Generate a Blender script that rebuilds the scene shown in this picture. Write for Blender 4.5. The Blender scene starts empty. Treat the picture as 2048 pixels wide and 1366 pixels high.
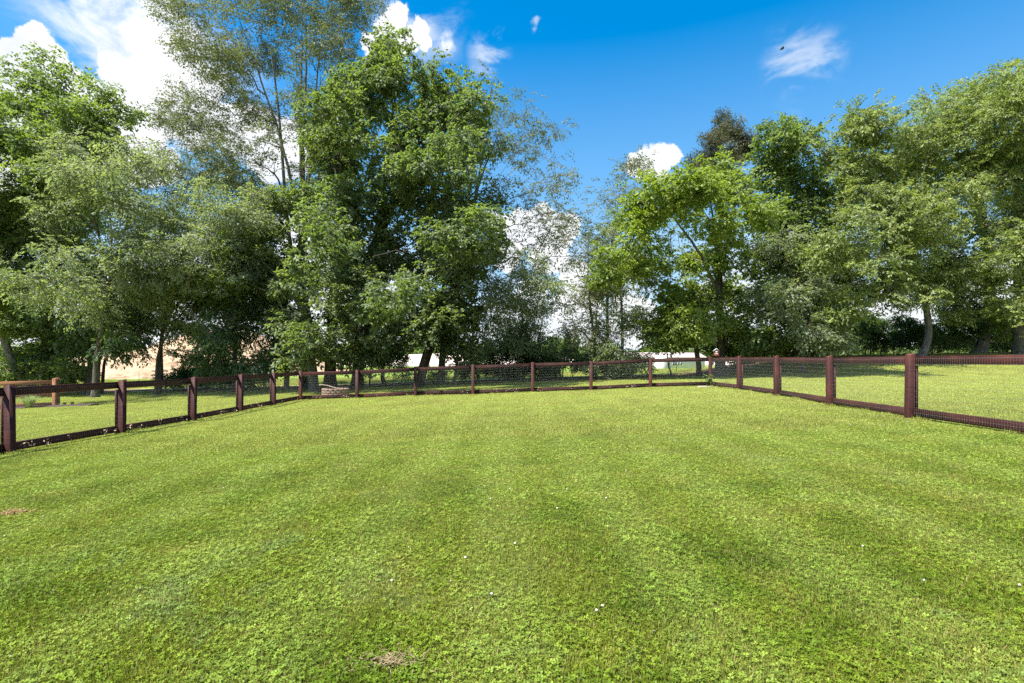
import bpy, math, random
import numpy as np

# ------------------------------------------------------------------ camera, world, sun, exposure
scene = bpy.context.scene
C = scene.collection
F = 1050.0 / 2048.0            # focal length in image widths
HY = 720.0                     # horizon row of the 2048 px photograph
cam_data = bpy.data.cameras.new('camera')
cam = bpy.data.objects.new('camera', cam_data)
C.objects.link(cam)
cam.location = (0, 0, 0)
cam.rotation_euler = (math.radians(90), 0, 0)
cam_data.sensor_width = 36
cam_data.lens = 36 * F
cam_data.shift_y = 37.0 / 2048.0
cam_data.clip_start = 0.05
cam_data.clip_end = 6000
scene.camera = cam

SUN_ELEV = math.radians(61)
SUN_DIR = np.array([-0.58, -0.32])         # towards the sun, on the ground
SUN_DIR = SUN_DIR / np.linalg.norm(SUN_DIR)
sun_vec = np.array([SUN_DIR[0] * math.cos(SUN_ELEV), SUN_DIR[1] * math.cos(SUN_ELEV), math.sin(SUN_ELEV)])
sd = bpy.data.lights.new('sun', 'SUN')
sd.energy = 5.0
sd.angle = math.radians(0.55)
sd.color = (1.0, 0.95, 0.86)
sun = bpy.data.objects.new('sun', sd)
C.objects.link(sun)
import mathutils
sun.rotation_euler = mathutils.Vector(sun_vec).to_track_quat('Z', 'Y').to_euler()

vs = scene.view_settings
vs.view_transform = 'Standard'
vs.look = 'None'
vs.gamma = 1
vs.use_curve_mapping = False
vs.exposure = 1.3
scene.cycles.max_bounces = 12
scene.cycles.diffuse_bounces = 8
scene.cycles.glossy_bounces = 2
scene.cycles.transmission_bounces = 8
scene.cycles.caustics_reflective = False
scene.cycles.caustics_refractive = False
scene.cycles.sample_clamp_indirect = 4.0
scene.cycles.use_denoising = False

def pdir(px, py):
    v = np.array([(px - 1024) / 1050.0, 1.0, (HY - py) / 1050.0])
    return v / np.linalg.norm(v)

world = bpy.data.worlds.new('World')
scene.world = world
world.use_nodes = True
nt = world.node_tree
nt.nodes.clear()
def N(tree, typ, **kw):
    n = tree.nodes.new(typ)
    for k, v in kw.items():
        setattr(n, k, v)
    return n
def L(tree, a, b):
    tree.links.new(a, b)
def val(tree, op, a, b=None, c=None, clamp=False):
    m = N(tree, 'ShaderNodeMath', operation=op)
    m.use_clamp = clamp
    for i, q in enumerate((a, b, c)):
        if q is None:
            continue
        if isinstance(q, (int, float)):
            m.inputs[i].default_value = q
        else:
            L(tree, q, m.inputs[i])
    return m.outputs[0]
def mixc(tree, fac, a, b, blend='MIX'):
    m = N(tree, 'ShaderNodeMix', data_type='RGBA', blend_type=blend)
    for s, q in ((m.inputs[0], fac), (m.inputs[6], a), (m.inputs[7], b)):
        if isinstance(q, (int, float)):
            s.default_value = q
        elif isinstance(q, tuple):
            s.default_value = (q[0], q[1], q[2], 1)
        else:
            L(tree, q, s)
    return m.outputs[2]
def mrange(tree, v, a, b, c=0.0, d=1.0, smooth=True):
    m = N(tree, 'ShaderNodeMapRange')
    m.interpolation_type = 'SMOOTHSTEP' if smooth else 'LINEAR'
    L(tree, v, m.inputs[0])
    for i, q in enumerate((a, b, c, d)):
        m.inputs[i + 1].default_value = q
    return m.outputs[0]
def noise(tree, vec, scale, detail=4, rough=0.5, dist=0.0, out=0):
    n = N(tree, 'ShaderNodeTexNoise')
    if vec is not None:
        L(tree, vec, n.inputs['Vector'])
    n.inputs['Scale'].default_value = scale
    n.inputs['Detail'].default_value = detail
    n.inputs['Roughness'].default_value = rough
    n.inputs['Distortion'].default_value = dist
    return n.outputs[out]

sky = N(nt, 'ShaderNodeTexSky', sky_type='NISHITA')
sky.sun_disc = False
sky.sun_elevation = SUN_ELEV
sky.sun_rotation = math.atan2(SUN_DIR[0], SUN_DIR[1])
sky.altitude = 200
sky.air_density = 1.0
sky.dust_density = 0.5
sky.ozone_density = 3.5
bg = N(nt, 'ShaderNodeBackground')
bg.inputs[1].default_value = 0.078
out = N(nt, 'ShaderNodeOutputWorld')
L(nt, bg.outputs[0], out.inputs[0])
tc = N(nt, 'ShaderNodeTexCoord')
gdir = tc.outputs['Generated']
hs = N(nt, 'ShaderNodeHueSaturation')
hs.inputs['Saturation'].default_value = 1.95
hs.inputs['Hue'].default_value = 0.492
hs.inputs['Value'].default_value = 1.32
L(nt, sky.outputs[0], hs.inputs['Color'])
skycol = hs.outputs[0]
# cumulus: puffs placed by direction, edges torn by noise
n1 = noise(nt, gdir, 15.0, 8, 0.6, out=1)
vm = N(nt, 'ShaderNodeVectorMath', operation='SUBTRACT'); L(nt, n1, vm.inputs[0]); vm.inputs[1].default_value = (0.5, 0.5, 0.5)
vm2 = N(nt, 'ShaderNodeVectorMath', operation='SCALE'); L(nt, vm.outputs[0], vm2.inputs[0]); vm2.inputs['Scale'].default_value = 0.065
vm3 = N(nt, 'ShaderNodeVectorMath', operation='ADD'); L(nt, gdir, vm3.inputs[0]); L(nt, vm2.outputs[0], vm3.inputs[1])
dd = vm3.outputs[0]
def puffs(lst, soft):
    acc = None
    for px, py, r in lst:
        d = pdir(px, py)
        ra = r / 1050.0 * d[1]
        v = N(nt, 'ShaderNodeVectorMath', operation='DISTANCE')
        L(nt, dd, v.inputs[0]); v.inputs[1].default_value = tuple(d)
        m = mrange(nt, v.outputs['Value'], ra, ra * soft, 0, 1)
        acc = m if acc is None else val(nt, 'MAXIMUM', acc, m)
    return acc
cum = puffs([(78, 102, 50), (30, 120, 45), (115, 130, 45), (40, 170, 80), (140, 190, 80), (-60, 180, 90), (235, 150, 60), (285, 130, 48), (300, 190, 90), (360, 165, 60), (410, 160, 45),
             (380, 230, 100), (250, 250, 110), (480, 260, 80), (130, 290, 120), (-40, 330, 160), (300, 330, 70), (560, 300, 90), (650, 280, 60), (660, 230, 30), (772, 52, 40), (795, 35, 34), (815, 75, 30), (840, 62, 30), (850, 80, 24),
             (820, 95, 25), (750, 80, 30), (1085, 430, 40), (1125, 455, 48), (1050, 455, 55), (1000, 450, 40), (960, 440, 30), (1100, 505, 55), (1010, 505, 50), (1150, 550, 45), (1328, 308, 36), (1296, 328, 34), (1348, 322, 30), (1318, 340, 36), (1268, 328, 24),
             (420, 560, 120), (620, 480, 90), (250, 620, 130), (60, 640, 120), (1150, 620, 70), (1260, 640, 80), (1420, 620, 70), (1600, 600, 90),
             (1900, 560, 70), (1980, 600, 90), (800, 660, 80), (1060, 600, 55), (1780, 640, 100), (2150, 500, 160), (-250, 450, 220)], 0.15)
bil = noise(nt, gdir, 34.0, 7, 0.58)
gate = mrange(nt, cum, 0.02, 0.16)
cum = val(nt, 'MULTIPLY', gate, mrange(nt, val(nt, 'MULTIPLY_ADD', bil, 0.8, val(nt, 'SUBTRACT', cum, 0.40)), 0.11, 0.38))
vbig = noise(nt, gdir, 3.0, 6, 0.6)
# wisps
mp = N(nt, 'ShaderNodeMapping'); L(nt, gdir, mp.inputs[0]); mp.inputs['Scale'].default_value = (1.0, 1.0, 1.7)
wn = noise(nt, mp.outputs[0], 9.0, 9, 0.62, 0.6)
def blob(px, py, r, soft=0.2):
    d = pdir(px, py); ra = r / 1050.0 * d[1]
    v = N(nt, 'ShaderNodeVectorMath', operation='DISTANCE')
    L(nt, dd, v.inputs[0]); v.inputs[1].default_value = tuple(d)
    return mrange(nt, v.outputs['Value'], ra, ra * soft, 0, 1)
veil = val(nt, 'MULTIPLY', blob(290, 40, 260, 0.25), mrange(nt, wn, 0.32, 0.60, 0, 1.0))
w2 = val(nt, 'MULTIPLY', blob(1600, 128, 95, 0.1), mrange(nt, wn, 0.40, 0.62, 0, 0.55))
w3 = val(nt, 'MULTIPLY', blob(975, 110, 55, 0.1), mrange(nt, wn, 0.45, 0.62, 0, 0.6))
w4 = blob(1078, 47, 11, 0.1)
w4 = val(nt, 'MULTIPLY', w4, 0.45)
w5 = val(nt, 'MULTIPLY', blob(886, 78, 34, 0.3), mrange(nt, bil, 0.3, 0.6, 0.1, 0.9))
w6 = val(nt, 'MULTIPLY', blob(830, 40, 120, 0.1), mrange(nt, wn, 0.38, 0.65, 0, 0.7))
wisp = veil
for w in (w2, w3, w4, w5, w6):
    wisp = val(nt, 'MAXIMUM', wisp, w)
# scattered fair-weather clouds behind the camera: unseen, cover widened for fill light
sep = N(nt, 'ShaderNodeSeparateXYZ'); L(nt, gdir, sep.inputs[0])
back = val(nt, 'MULTIPLY', mrange(nt, sep.outputs[1], 0.1, -0.4, 0, 1), mrange(nt, vbig, 0.45, 0.58, 0, 1))
low = val(nt, 'MULTIPLY', mrange(nt, sep.outputs[2], 0.27, 0.10, 0, 1), mrange(nt, vbig, 0.36, 0.58, 0.15, 0.95))
mask = val(nt, 'MAXIMUM', cum, back)
mask = val(nt, 'MAXIMUM', mask, low)
mask = val(nt, 'MAXIMUM', mask, wisp)
shade = noise(nt, dd, 13.0, 5, 0.6)
ccol = mixc(nt, mrange(nt, shade, 0.25, 0.60), (4.5, 4.8, 5.3), (6.0, 6.1, 6.2))
# pale air low over the horizon
hz = mrange(nt, sep.outputs[2], 0.0, 0.52, 0.95, 0.0, smooth=False)
skyh = mixc(nt, hz, skycol, (2.7, 3.75, 4.8))
final = mixc(nt, mask, skyh, ccol)
L(nt, final, bg.inputs[0])

# ------------------------------------------------------------------ helpers
rng = np.random.default_rng(7)
random.seed(7)

def tag(o, label=None, cat=None, group=None, kind=None):
    if label: o['label'] = label
    if cat: o['category'] = cat
    if group: o['group'] = group
    if kind: o['kind'] = kind
    return o
def empty(name, loc, label=None, cat=None, group=None):
    o = bpy.data.objects.new(name, None)
    o.empty_display_size = 0.2
    o.location = loc
    C.objects.link(o)
    return tag(o, label, cat, group)
def mesh_np(name, verts, faces, mat=None, smooth=False):
    """faces: list of arrays (n,k)"""
    me = bpy.data.meshes.new(name)
    verts = np.asarray(verts, dtype=np.float32).reshape(-1, 3)
    fl = [np.asarray(f, dtype=np.int32) for f in faces if len(f)]
    me.vertices.add(len(verts))
    me.vertices.foreach_set('co', verts.ravel())
    if fl:
        loops = np.concatenate([f.ravel() for f in fl])
        tot = np.concatenate([np.full(len(f), f.shape[1], dtype=np.int32) for f in fl])
        st = np.concatenate([[0], np.cumsum(tot)[:-1]]).astype(np.int32)
        me.loops.add(len(loops))
        me.loops.foreach_set('vertex_index', loops)
        me.polygons.add(len(tot))
        me.polygons.foreach_set('loop_start', st)
        me.polygons.foreach_set('loop_total', tot)
        if smooth:
            me.polygons.foreach_set('use_smooth', np.ones(len(tot), dtype=bool))
    me.update(calc_edges=True)
    me.validate()
    if mat: me.materials.append(mat)
    return me
def add(name, me, parent=None, loc=(0, 0, 0)):
    o = bpy.data.objects.new(name, me)
    o.location = loc
    C.objects.link(o)
    if parent is not None: o.parent = parent
    return o

class MB:
    """collects boxes / tubes into one mesh"""
    def __init__(s): s.v = []; s.f4 = []; s.f3 = []; s.n = 0
    def raw(s, v, f):
        v = np.asarray(v, float); f = np.asarray(f, int)
        s.v.append(v)
        (s.f4 if f.shape[1] == 4 else s.f3).append(f + s.n)
        s.n += len(v)
    def box(s, c, size, ax=None, bev=0.0):
        """c centre, size full, ax 3x3 rows = local axes"""
        c = np.asarray(c, float); h = np.asarray(size, float) / 2
        ax = np.eye(3) if ax is None else np.asarray(ax, float)
        if bev <= 0:
            p = np.array([[x, y, z] for x in (-1, 1) for y in (-1, 1) for z in (-1, 1)], float) * h
            s.raw(c + p @ ax, [[0, 1, 3, 2], [4, 6, 7, 5], [0, 4, 5, 1], [2, 3, 7, 6], [0, 2, 6, 4], [1, 5, 7, 3]])
            return
        # bevelled along the long (local x) axis: octagonal section
        b = bev
        sec = [(-h[1] + b, -h[2]), (h[1] - b, -h[2]), (h[1], -h[2] + b), (h[1], h[2] - b), (h[1] - b, h[2]), (-h[1] + b, h[2]), (-h[1], h[2] - b), (-h[1], -h[2] + b)]
        p = [[-h[0], a, q] for a, q in sec] + [[h[0], a, q] for a, q in sec]
        v = c + np.array(p) @ ax
        f = [[i, (i + 1) % 8, (i + 1) % 8 + 8, i + 8] for i in range(8)]
        f += [[0, 7, 6, 1], [1, 6, 5, 2], [2, 5, 4, 3], [8, 9, 14, 15], [9, 10, 13, 14], [10, 11, 12, 13]]
        s.raw(v, f)
    def tube(s, pts, rad, k=6, cap=False):
        pts = np.asarray(pts, float); n = len(pts)
        rad = np.broadcast_to(np.asarray(rad, float), (n,))
        t = np.gradient(pts, axis=0)
        t /= (np.linalg.norm(t, axis=1)[:, None] + 1e-9)
        ref = np.where(np.abs(t[:, 2:3]) > 0.9, np.array([[1.0, 0, 0]]), np.array([[0, 0, 1.0]]))
        if abs(t[:, 2]).mean() > 0.6: ref = np.tile([1.0, 0.05, 0], (n, 1))
        else: ref = np.tile([0.0, 0.05, 1.0], (n, 1))
        a = np.cross(t, ref); a /= (np.linalg.norm(a, axis=1)[:, None] + 1e-9)
        b = np.cross(t, a)
        an = np.arange(k) * 2 * math.pi / k
        v = pts[:, None, :] + rad[:, None, None] * (np.cos(an)[None, :, None] * a[:, None, :] + np.sin(an)[None, :, None] * b[:, None, :])
        i = np.arange(n - 1)[:, None] * k; j = np.arange(k)[None, :]; j2 = (j + 1) % k
        f = np.stack([i + j, i + j2, i + k + j2, i + k + j], -1).reshape(-1, 4)
        s.raw(v.reshape(-1, 3), f)
        if cap:
            c0 = s.n
            s.raw([pts[0], pts[-1]], np.zeros((0, 3), int))
            base = c0 - n * k
            f0 = [[c0, base + (q + 1) % k, base + q] for q in range(k)]
            f1 = [[c0 + 1, base + (n - 1) * k + q, base + (n - 1) * k + (q + 1) % k] for q in range(k)]
            s.f3.append(np.array(f0 + f1))
    def build(s, name, mat, parent=None, smooth=False, loc=(0, 0, 0)):
        f = []
        if s.f4: f.append(np.concatenate(s.f4))
        if s.f3: f.append(np.concatenate(s.f3))
        v = np.concatenate(s.v)
        return add(name, mesh_np(name, v, f, mat, smooth), parent, loc)

# ------------------------------------------------------------------ materials
def new_mat(name):
    m = bpy.data.materials.new(name); m.use_nodes = True
    t = m.node_tree; t.nodes.clear()
    o = N(t, 'ShaderNodeOutputMaterial')
    return m, t, o
def ramp(t, fac, stops):
    r = N(t, 'ShaderNodeValToRGB')
    cr = r.color_ramp
    while len(cr.elements) < len(stops): cr.elements.new(0.5)
    for e, (p, c) in zip(cr.elements, stops):
        e.position = p; e.color = (c[0], c[1], c[2], 1)
    if fac is not None: L(t, fac, r.inputs[0])
    return r.outputs[0]
def leaf_mat(name, dark, light, trans=0.60, rough=0.6, clump=0.55, tcol=None, gloss=0.035):
    m, t, o = new_mat(name)
    g = N(t, 'ShaderNodeNewGeometry'); oi = N(t, 'ShaderNodeObjectInfo')
    at = N(t, 'ShaderNodeAttribute', attribute_name='rnd')
    nz = noise(t, g.outputs['Position'], clump, 3, 0.6)
    a = val(t, 'MULTIPLY', at.outputs['Fac'], 0.40)
    b = val(t, 'MULTIPLY_ADD', oi.outputs['Random'], 0.35, a)
    c = val(t, 'MULTIPLY_ADD', mrange(t, nz, 0.3, 0.7), 0.45, b, clamp=False)
    col = ramp(t, c, [(0.1, dark), (0.95, light)])
    d = N(t, 'ShaderNodeBsdfDiffuse'); L(t, col, d.inputs[0])
    tr = N(t, 'ShaderNodeBsdfTranslucent')
    tc_ = mixc(t, 1.0, col, tcol or (1.25, 1.3, 0.55), 'MULTIPLY'); L(t, tc_, tr.inputs[0])
    mx = N(t, 'ShaderNodeMixShader'); mx.inputs[0].default_value = trans
    L(t, d.outputs[0], mx.inputs[1]); L(t, tr.outputs[0], mx.inputs[2])
    gl = N(t, 'ShaderNodeBsdfGlossy'); gl.inputs['Roughness'].default_value = rough
    gl.inputs[0].default_value = (0.9, 0.95, 1, 1)
    m2 = N(t, 'ShaderNodeMixShader'); m2.inputs[0].default_value = gloss
    L(t, mx.outputs[0], m2.inputs[1]); L(t, gl.outputs[0], m2.inputs[2])
    L(t, m2.outputs[0], o.inputs[0])
    return m
def prin(t, o, col, rough=0.8, bump=None, bdist=0.01, spec=0.5, metal=0.0):
    p = N(t, 'ShaderNodeBsdfPrincipled')
    if isinstance(col, tuple): p.inputs['Base Color'].default_value = (*col, 1)
    else: L(t, col, p.inputs['Base Color'])
    if isinstance(rough, (int, float)): p.inputs['Roughness'].default_value = rough
    else: L(t, rough, p.inputs['Roughness'])
    p.inputs['Specular IOR Level'].default_value = spec
    p.inputs['Metallic'].default_value = metal
    if bump is not None:
        b = N(t, 'ShaderNodeBump'); b.inputs['Distance'].default_value = bdist; b.inputs['Strength'].default_value = 0.8
        L(t, bump, b.inputs['Height']); L(t, b.outputs[0], p.inputs['Normal'])
    L(t, p.outputs[0], o.inputs[0])
    return p
def bark_mat(name, c1, c2):
    m, t, o = new_mat(name)
    g = N(t, 'ShaderNodeNewGeometry')
    mp = N(t, 'ShaderNodeMapping'); L(t, g.outputs['Position'], mp.inputs[0]); mp.inputs['Scale'].default_value = (9, 9, 1.6)
    n = noise(t, mp.outputs[0], 1.6, 6, 0.65, 0.5)
    n2 = noise(t, g.outputs['Position'], 1.2, 3)
    col = ramp(t, n, [(0.35, c1), (0.65, c2)])
    col = mixc(t, mrange(t, n2, 0.4, 0.75, 0, 0.5), col, (0.11, 0.13, 0.085))
    prin(t, o, col, 0.9, n, 0.05, 0.2)
    return m
M = {}
M['bark_dark'] = bark_mat('bark_dark', (0.025, 0.020, 0.018), (0.16, 0.13, 0.11))
M['bark_grey'] = bark_mat('bark_grey', (0.05, 0.043, 0.04), (0.27, 0.245, 0.225))
def stain_mat(name, dark, mid, red, rough=0.42):
    m, t, o = new_mat(name)
    tcn = N(t, 'ShaderNodeTexCoord'); g = N(t, 'ShaderNodeNewGeometry'); oi = N(t, 'ShaderNodeObjectInfo')
    at = N(t, 'ShaderNodeAttribute', attribute_name='along')   # (along, across, across) in metres
    off = N(t, 'ShaderNodeVectorMath', operation='MULTIPLY_ADD')
    L(t, oi.outputs['Random'], off.inputs[0]); off.inputs[1].default_value = (37, 19, 11); L(t, tcn.outputs['Object'], off.inputs[2])
    mp = N(t, 'ShaderNodeMapping'); L(t, off.outputs[0], mp.inputs[0]); mp.inputs['Scale'].default_value = (1.1, 22, 22)
    n = noise(t, mp.outputs[0], 1.6, 6, 0.65, 1.2)
    n2 = noise(t, off.outputs[0], 1.1, 4, 0.6)
    n3 = noise(t, off.outputs[0], 9.0, 5, 0.7)
    col = ramp(t, n, [(0.3, dark), (0.7, mid)])
    col = mixc(t, mrange(t, n2, 0.45, 0.7, 0, 0.75), col, red)
    col = mixc(t, mrange(t, n3, 0.62, 0.8, 0, 0.5), col, tuple(q * 0.35 for q in dark))
    r = mrange(t, n, 0.3, 0.7, rough - 0.08, rough + 0.16)
    prin(t, o, col, r, n, 0.008, 0.13)
    return m
M['stain'] = stain_mat('dark_red_brown_stain', (0.024, 0.010, 0.010), (0.062, 0.022, 0.020), (0.100, 0.032, 0.024), 0.55)
M['endgrain'] = stain_mat('post_top_wood', (0.07, 0.026, 0.018), (0.18, 0.075, 0.05), (0.20, 0.08, 0.05), 0.7)
M['cedar_wood'] = stain_mat('orange_cedar', (0.15, 0.075, 0.04), (0.27, 0.135, 0.07), (0.24, 0.10, 0.05), 0.7)
def plain(name, col, rough=0.7, metal=0.0, spec=0.4, var=0.25, scale=8.0, bd=0.004):
    m, t, o = new_mat(name)
    tcn = N(t, 'ShaderNodeTexCoord')
    n = noise(t, tcn.outputs['Object'], scale, 5, 0.6)
    c = ramp(t, n, [(0.3, tuple(q * (1 - var) for q in col)), (0.7, tuple(min(1, q * (1 + var)) for q in col))])
    prin(t, o, c, rough, n, bd, spec, metal)
    return m
M['wire'] = plain('galvanised_wire', (0.40, 0.42, 0.40), 0.6, 0.0, var=0.15)
M['red_paint'] = plain('weathered_red_paint', (0.34, 0.07, 0.055), 0.6, scale=14)
M['roof_tin'] = plain('pale_metal_roof', (0.55, 0.60, 0.62), 0.4, 0.3, scale=20, var=0.15)
M['white'] = plain('white_paint', (0.78, 0.77, 0.74), 0.6, var=0.08)
M['siding'] = plain('pale_siding', (0.62, 0.60, 0.55), 0.7, var=0.06, scale=0.5)
M['roof_pink'] = plain('pale_pinkish_shingles', (0.42, 0.35, 0.32), 0.9, var=0.12, scale=1.0)
M['window_glass'] = plain('dark_window_glass', (0.06, 0.07, 0.08), 0.15, var=0.1)
M['brick'] = plain('pinkish_brown_block', (0.22, 0.15, 0.12), 0.9, var=0.35, scale=10, bd=0.01)
M['stone'] = plain('pale_flagstone', (0.32, 0.25, 0.22), 0.85, var=0.2, scale=12)
M['mulch'] = plain('dark_mulch', (0.055, 0.035, 0.035), 0.95, var=0.5, scale=30, bd=0.03)
M['black_metal'] = plain('dark_steel', (0.03, 0.035, 0.03), 0.6)
M['cord'] = plain('grey_cord', (0.22, 0.22, 0.22), 0.8)
M['bird_dark'] = plain('dark_feathers', (0.03, 0.03, 0.035), 0.8)
M['dry_leaf'] = plain('dry_pale_leaf', (0.48, 0.36, 0.25), 0.85, var=0.35, scale=25)
M['dry_branch'] = plain('bleached_branch', (0.30, 0.24, 0.19), 0.9, var=0.3)

M['leaf_maple'] = leaf_mat('leaf_maple', (0.085, 0.145, 0.039), (0.225, 0.300, 0.078))
M['leaf_bright'] = leaf_mat('leaf_bright_maple', (0.120, 0.195, 0.023), (0.310, 0.390, 0.058), trans=0.5)
M['leaf_pale'] = leaf_mat('leaf_pale', (0.125, 0.180, 0.091), (0.300, 0.350, 0.195), gloss=0.045)
M['leaf_yellow'] = leaf_mat('leaf_yellowish', (0.115, 0.175, 0.042), (0.320, 0.375, 0.117), trans=0.46)
M['leaf_oak'] = leaf_mat('leaf_oak', (0.075, 0.130, 0.042), (0.220, 0.285, 0.091), gloss=0.045)
M['leaf_hickory'] = leaf_mat('leaf_hickory', (0.055, 0.115, 0.039), (0.140, 0.220, 0.072), gloss=0.045)
M['leaf_fine'] = leaf_mat('leaf_fine', (0.085, 0.115, 0.046), (0.210, 0.235, 0.091), trans=0.35)
M['leaf_cedar'] = leaf_mat('leaf_cedar', (0.060, 0.070, 0.035), (0.150, 0.150, 0.065), trans=0.2)
M['leaf_shrub'] = leaf_mat('leaf_shrub', (0.040, 0.095, 0.019), (0.125, 0.200, 0.047))
M['leaf_light_shrub'] = leaf_mat('leaf_light_shrub', (0.091, 0.169, 0.030), (0.234, 0.325, 0.068))

# ------------------------------------------------------------------ terrain
def sm(x, a, b):
    q = np.clip((np.asarray(x, float) - a) / (b - a), 0, 1)
    return q * q * (3 - 2 * q)
def terrain(x, y):
    x = np.asarray(x, float); y = np.asarray(y, float)
    z = -1.38 + 0.036 * 30 * np.tanh(x / 30)
    z = z + 0.95 * sm(x + 0.10 * y, 15.0, 21) * sm(y + 0.25 * x, 28.5, 37) * (1 - sm(y - 0.25 * x, 31, 38))
    z = z + 0.012 * np.sin(x * 1.3 + 0.6 * y) + 0.012 * np.sin(y * 1.7 - 0.5 * x)
    far = sm(y, 38, 85)
    return z * (1 - far) + far * (-2.4)
def at(px, py, Z):
    return np.array([(px - 1024) / 1050.0 * Z, Z, (HY - py) / 1050.0 * Z])

xs = np.concatenate([-np.geomspace(1800, 46, 22), np.arange(-45, 45.1, 0.5), np.geomspace(46, 1800, 22)])
ys = np.concatenate([[-400, -150, -60, -20], np.arange(-8, 60.1, 0.5), np.geomspace(61, 3000, 40)])
X, Y = np.meshgrid(xs, ys)
V = np.stack([X, Y, terrain(X, Y)], -1).reshape(-1, 3)
nx, ny = len(xs), len(ys)
ii = (np.arange(ny - 1)[:, None] * nx + np.arange(nx - 1)[None, :])
Fg = np.stack([ii, ii + 1, ii + nx + 1, ii + nx], -1).reshape(-1, 4)

GRASS_STOPS = None
def lawn_colour(t, pos):
    """patches of blue-green, fresh green, yellow-green and dry grass over the lawn"""
    a = noise(t, pos, 1.1, 7, 0.70, 0.4)
    b = noise(t, pos, 1.7, 4, 0.6)
    c = noise(t, pos, 0.23, 3, 0.5)
    col = ramp(t, a, [(0.28, (0.072, 0.112, 0.009)), (0.44, (0.125, 0.168, 0.013)), (0.56, (0.190, 0.218, 0.024)), (0.68, (0.165, 0.208, 0.060))])
    col = mixc(t, mrange(t, b, 0.52, 0.75, 0, 0.5), col, (0.31, 0.26, 0.07))
    col = mixc(t, mrange(t, c, 0.5, 0.7, 0, 0.35), col, (0.210, 0.235, 0.020))
    # mower tracks running away from the camera
    sp = N(t, 'ShaderNodeSeparateXYZ'); L(t, pos, sp.inputs[0])
    wob = val(t, 'MULTIPLY_ADD', noise(t, pos, 0.15, 2), 0.9, sp.outputs[0])
    tr = val(t, 'SINE', val(t, 'MULTIPLY', wob, 5.9))
    col = mixc(t, mrange(t, tr, -0.7, 0.9, 0, 0.30), col, (0.300, 0.335, 0.090))
    # lawn colour turns paler with distance from the camera
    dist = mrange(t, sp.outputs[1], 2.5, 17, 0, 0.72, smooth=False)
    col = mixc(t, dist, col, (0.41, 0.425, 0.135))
    return col, sp
m, t, o = new_mat('ground')
g = N(t, 'ShaderNodeNewGeometry'); P = g.outputs['Position']
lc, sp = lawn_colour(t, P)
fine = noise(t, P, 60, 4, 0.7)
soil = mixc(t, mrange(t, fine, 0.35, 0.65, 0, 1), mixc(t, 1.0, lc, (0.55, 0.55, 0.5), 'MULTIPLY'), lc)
# leaf litter under the trees
lit_n = noise(t, P, 0.5, 4, 0.6)
yy = val(t, 'MULTIPLY_ADD', lit_n, 5.0, sp.outputs[1])
yy = val(t, 'MULTIPLY_ADD', sp.outputs[0], 0.06, yy)
litter = val(t, 'MULTIPLY', mrange(t, yy, 34.0, 35.5), mrange(t, yy, 41.5, 38.5))
litc = ramp(t, noise(t, P, 14, 5, 0.7), [(0.3, (0.05, 0.03, 0.02)), (0.7, (0.20, 0.11, 0.075))])
soil = mixc(t, litter, soil, litc)
fieldn = noise(t, P, 0.12, 5, 0.6)
fieldc = ramp(t, fieldn, [(0.3, (0.10, 0.18, 0.02)), (0.7, (0.22, 0.26, 0.05))])
soil = mixc(t, mrange(t, yy, 40, 43), soil, fieldc)
farc = ramp(t, noise(t, P, 0.01, 3), [(0.35, (0.10, 0.15, 0.04)), (0.65, (0.30, 0.26, 0.15))])
soil = mixc(t, mrange(t, sp.outputs[1], 170, 230), soil, farc)
# bare spots in the lawn
def spot(x, y, r, c, s):
    v = N(t, 'ShaderNodeVectorMath', operation='DISTANCE')
    nn = N(t, 'ShaderNodeVectorMath', operation='MULTIPLY_ADD')
    L(t, noise(t, P, 5, 3, out=1), nn.inputs[0]); nn.inputs[1].default_value = (0.3, 0.3, 0); L(t, P, nn.inputs[2])
    L(t, nn.outputs[0], v.inputs[0]); v.inputs[1].default_value = (x + .15, y + .15, float(terrain(x, y)))
    return mixc(t, mrange(t, v.outputs['Value'], r, r * 0.5, 0, 0.9), s, c)
soil = spot(-5.08, 5.33, 0.25, (0.40, 0.20, 0.10), soil)
soil = spot(-0.52, 2.35, 0.13, (0.24, 0.14, 0.08), soil)
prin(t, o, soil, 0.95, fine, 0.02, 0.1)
M['ground'] = m
ground = add('ground', mesh_np('ground', V, [Fg], m, True))
tag(ground, kind='structure')

# ploughed dirt hill behind the trees on the left
def dirt_sheet(name, x0, x1, y0, y1, hf, mat, step):
    xs = np.arange(x0, x1 + step, step); ys = np.arange(y0, y1 + step, step)
    X, Y = np.meshgrid(xs, ys); Z = hf(X, Y)
    V = np.stack([X, Y, Z], -1).reshape(-1, 3)
    nx, ny = len(xs), len(ys)
    ii = (np.arange(ny - 1)[:, None] * nx + np.arange(nx - 1)[None, :])
    Fg = np.stack([ii, ii + 1, ii + nx + 1, ii + nx], -1).reshape(-1, 4)
    return tag(add(name, mesh_np(name, V, [Fg], mat, True)), kind='structure')
def dirt_mat(name, c1, c2, sc):
    m, t, o = new_mat(name)
    g = N(t, 'ShaderNodeNewGeometry')
    mp = N(t, 'ShaderNodeMapping'); L(t, g.outputs['Position'], mp.inputs[0]); mp.inputs['Scale'].default_value = (1, 0.6, 1)
    mp.inputs['Rotation'].default_value = (0, 0, 0.5)
    n = noise(t, mp.outputs[0], sc, 7, 0.68, 0.6)
    c = ramp(t, n, [(0.36, c1), (0.55, c2)])
    n2 = noise(t, g.outputs['Position'], 0.08, 3)
    c = mixc(t, mrange(t, n2, 0.45, 0.65, 0, 0.6), c, tuple(q * 1.15 for q in c2))
    prin(t, o, c, 0.95, n, 0.35, 0.1)
    return m
M['dirt'] = dirt_mat('tilled_dirt', (0.15, 0.085, 0.05), (0.44, 0.31, 0.20), 0.75)
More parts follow.
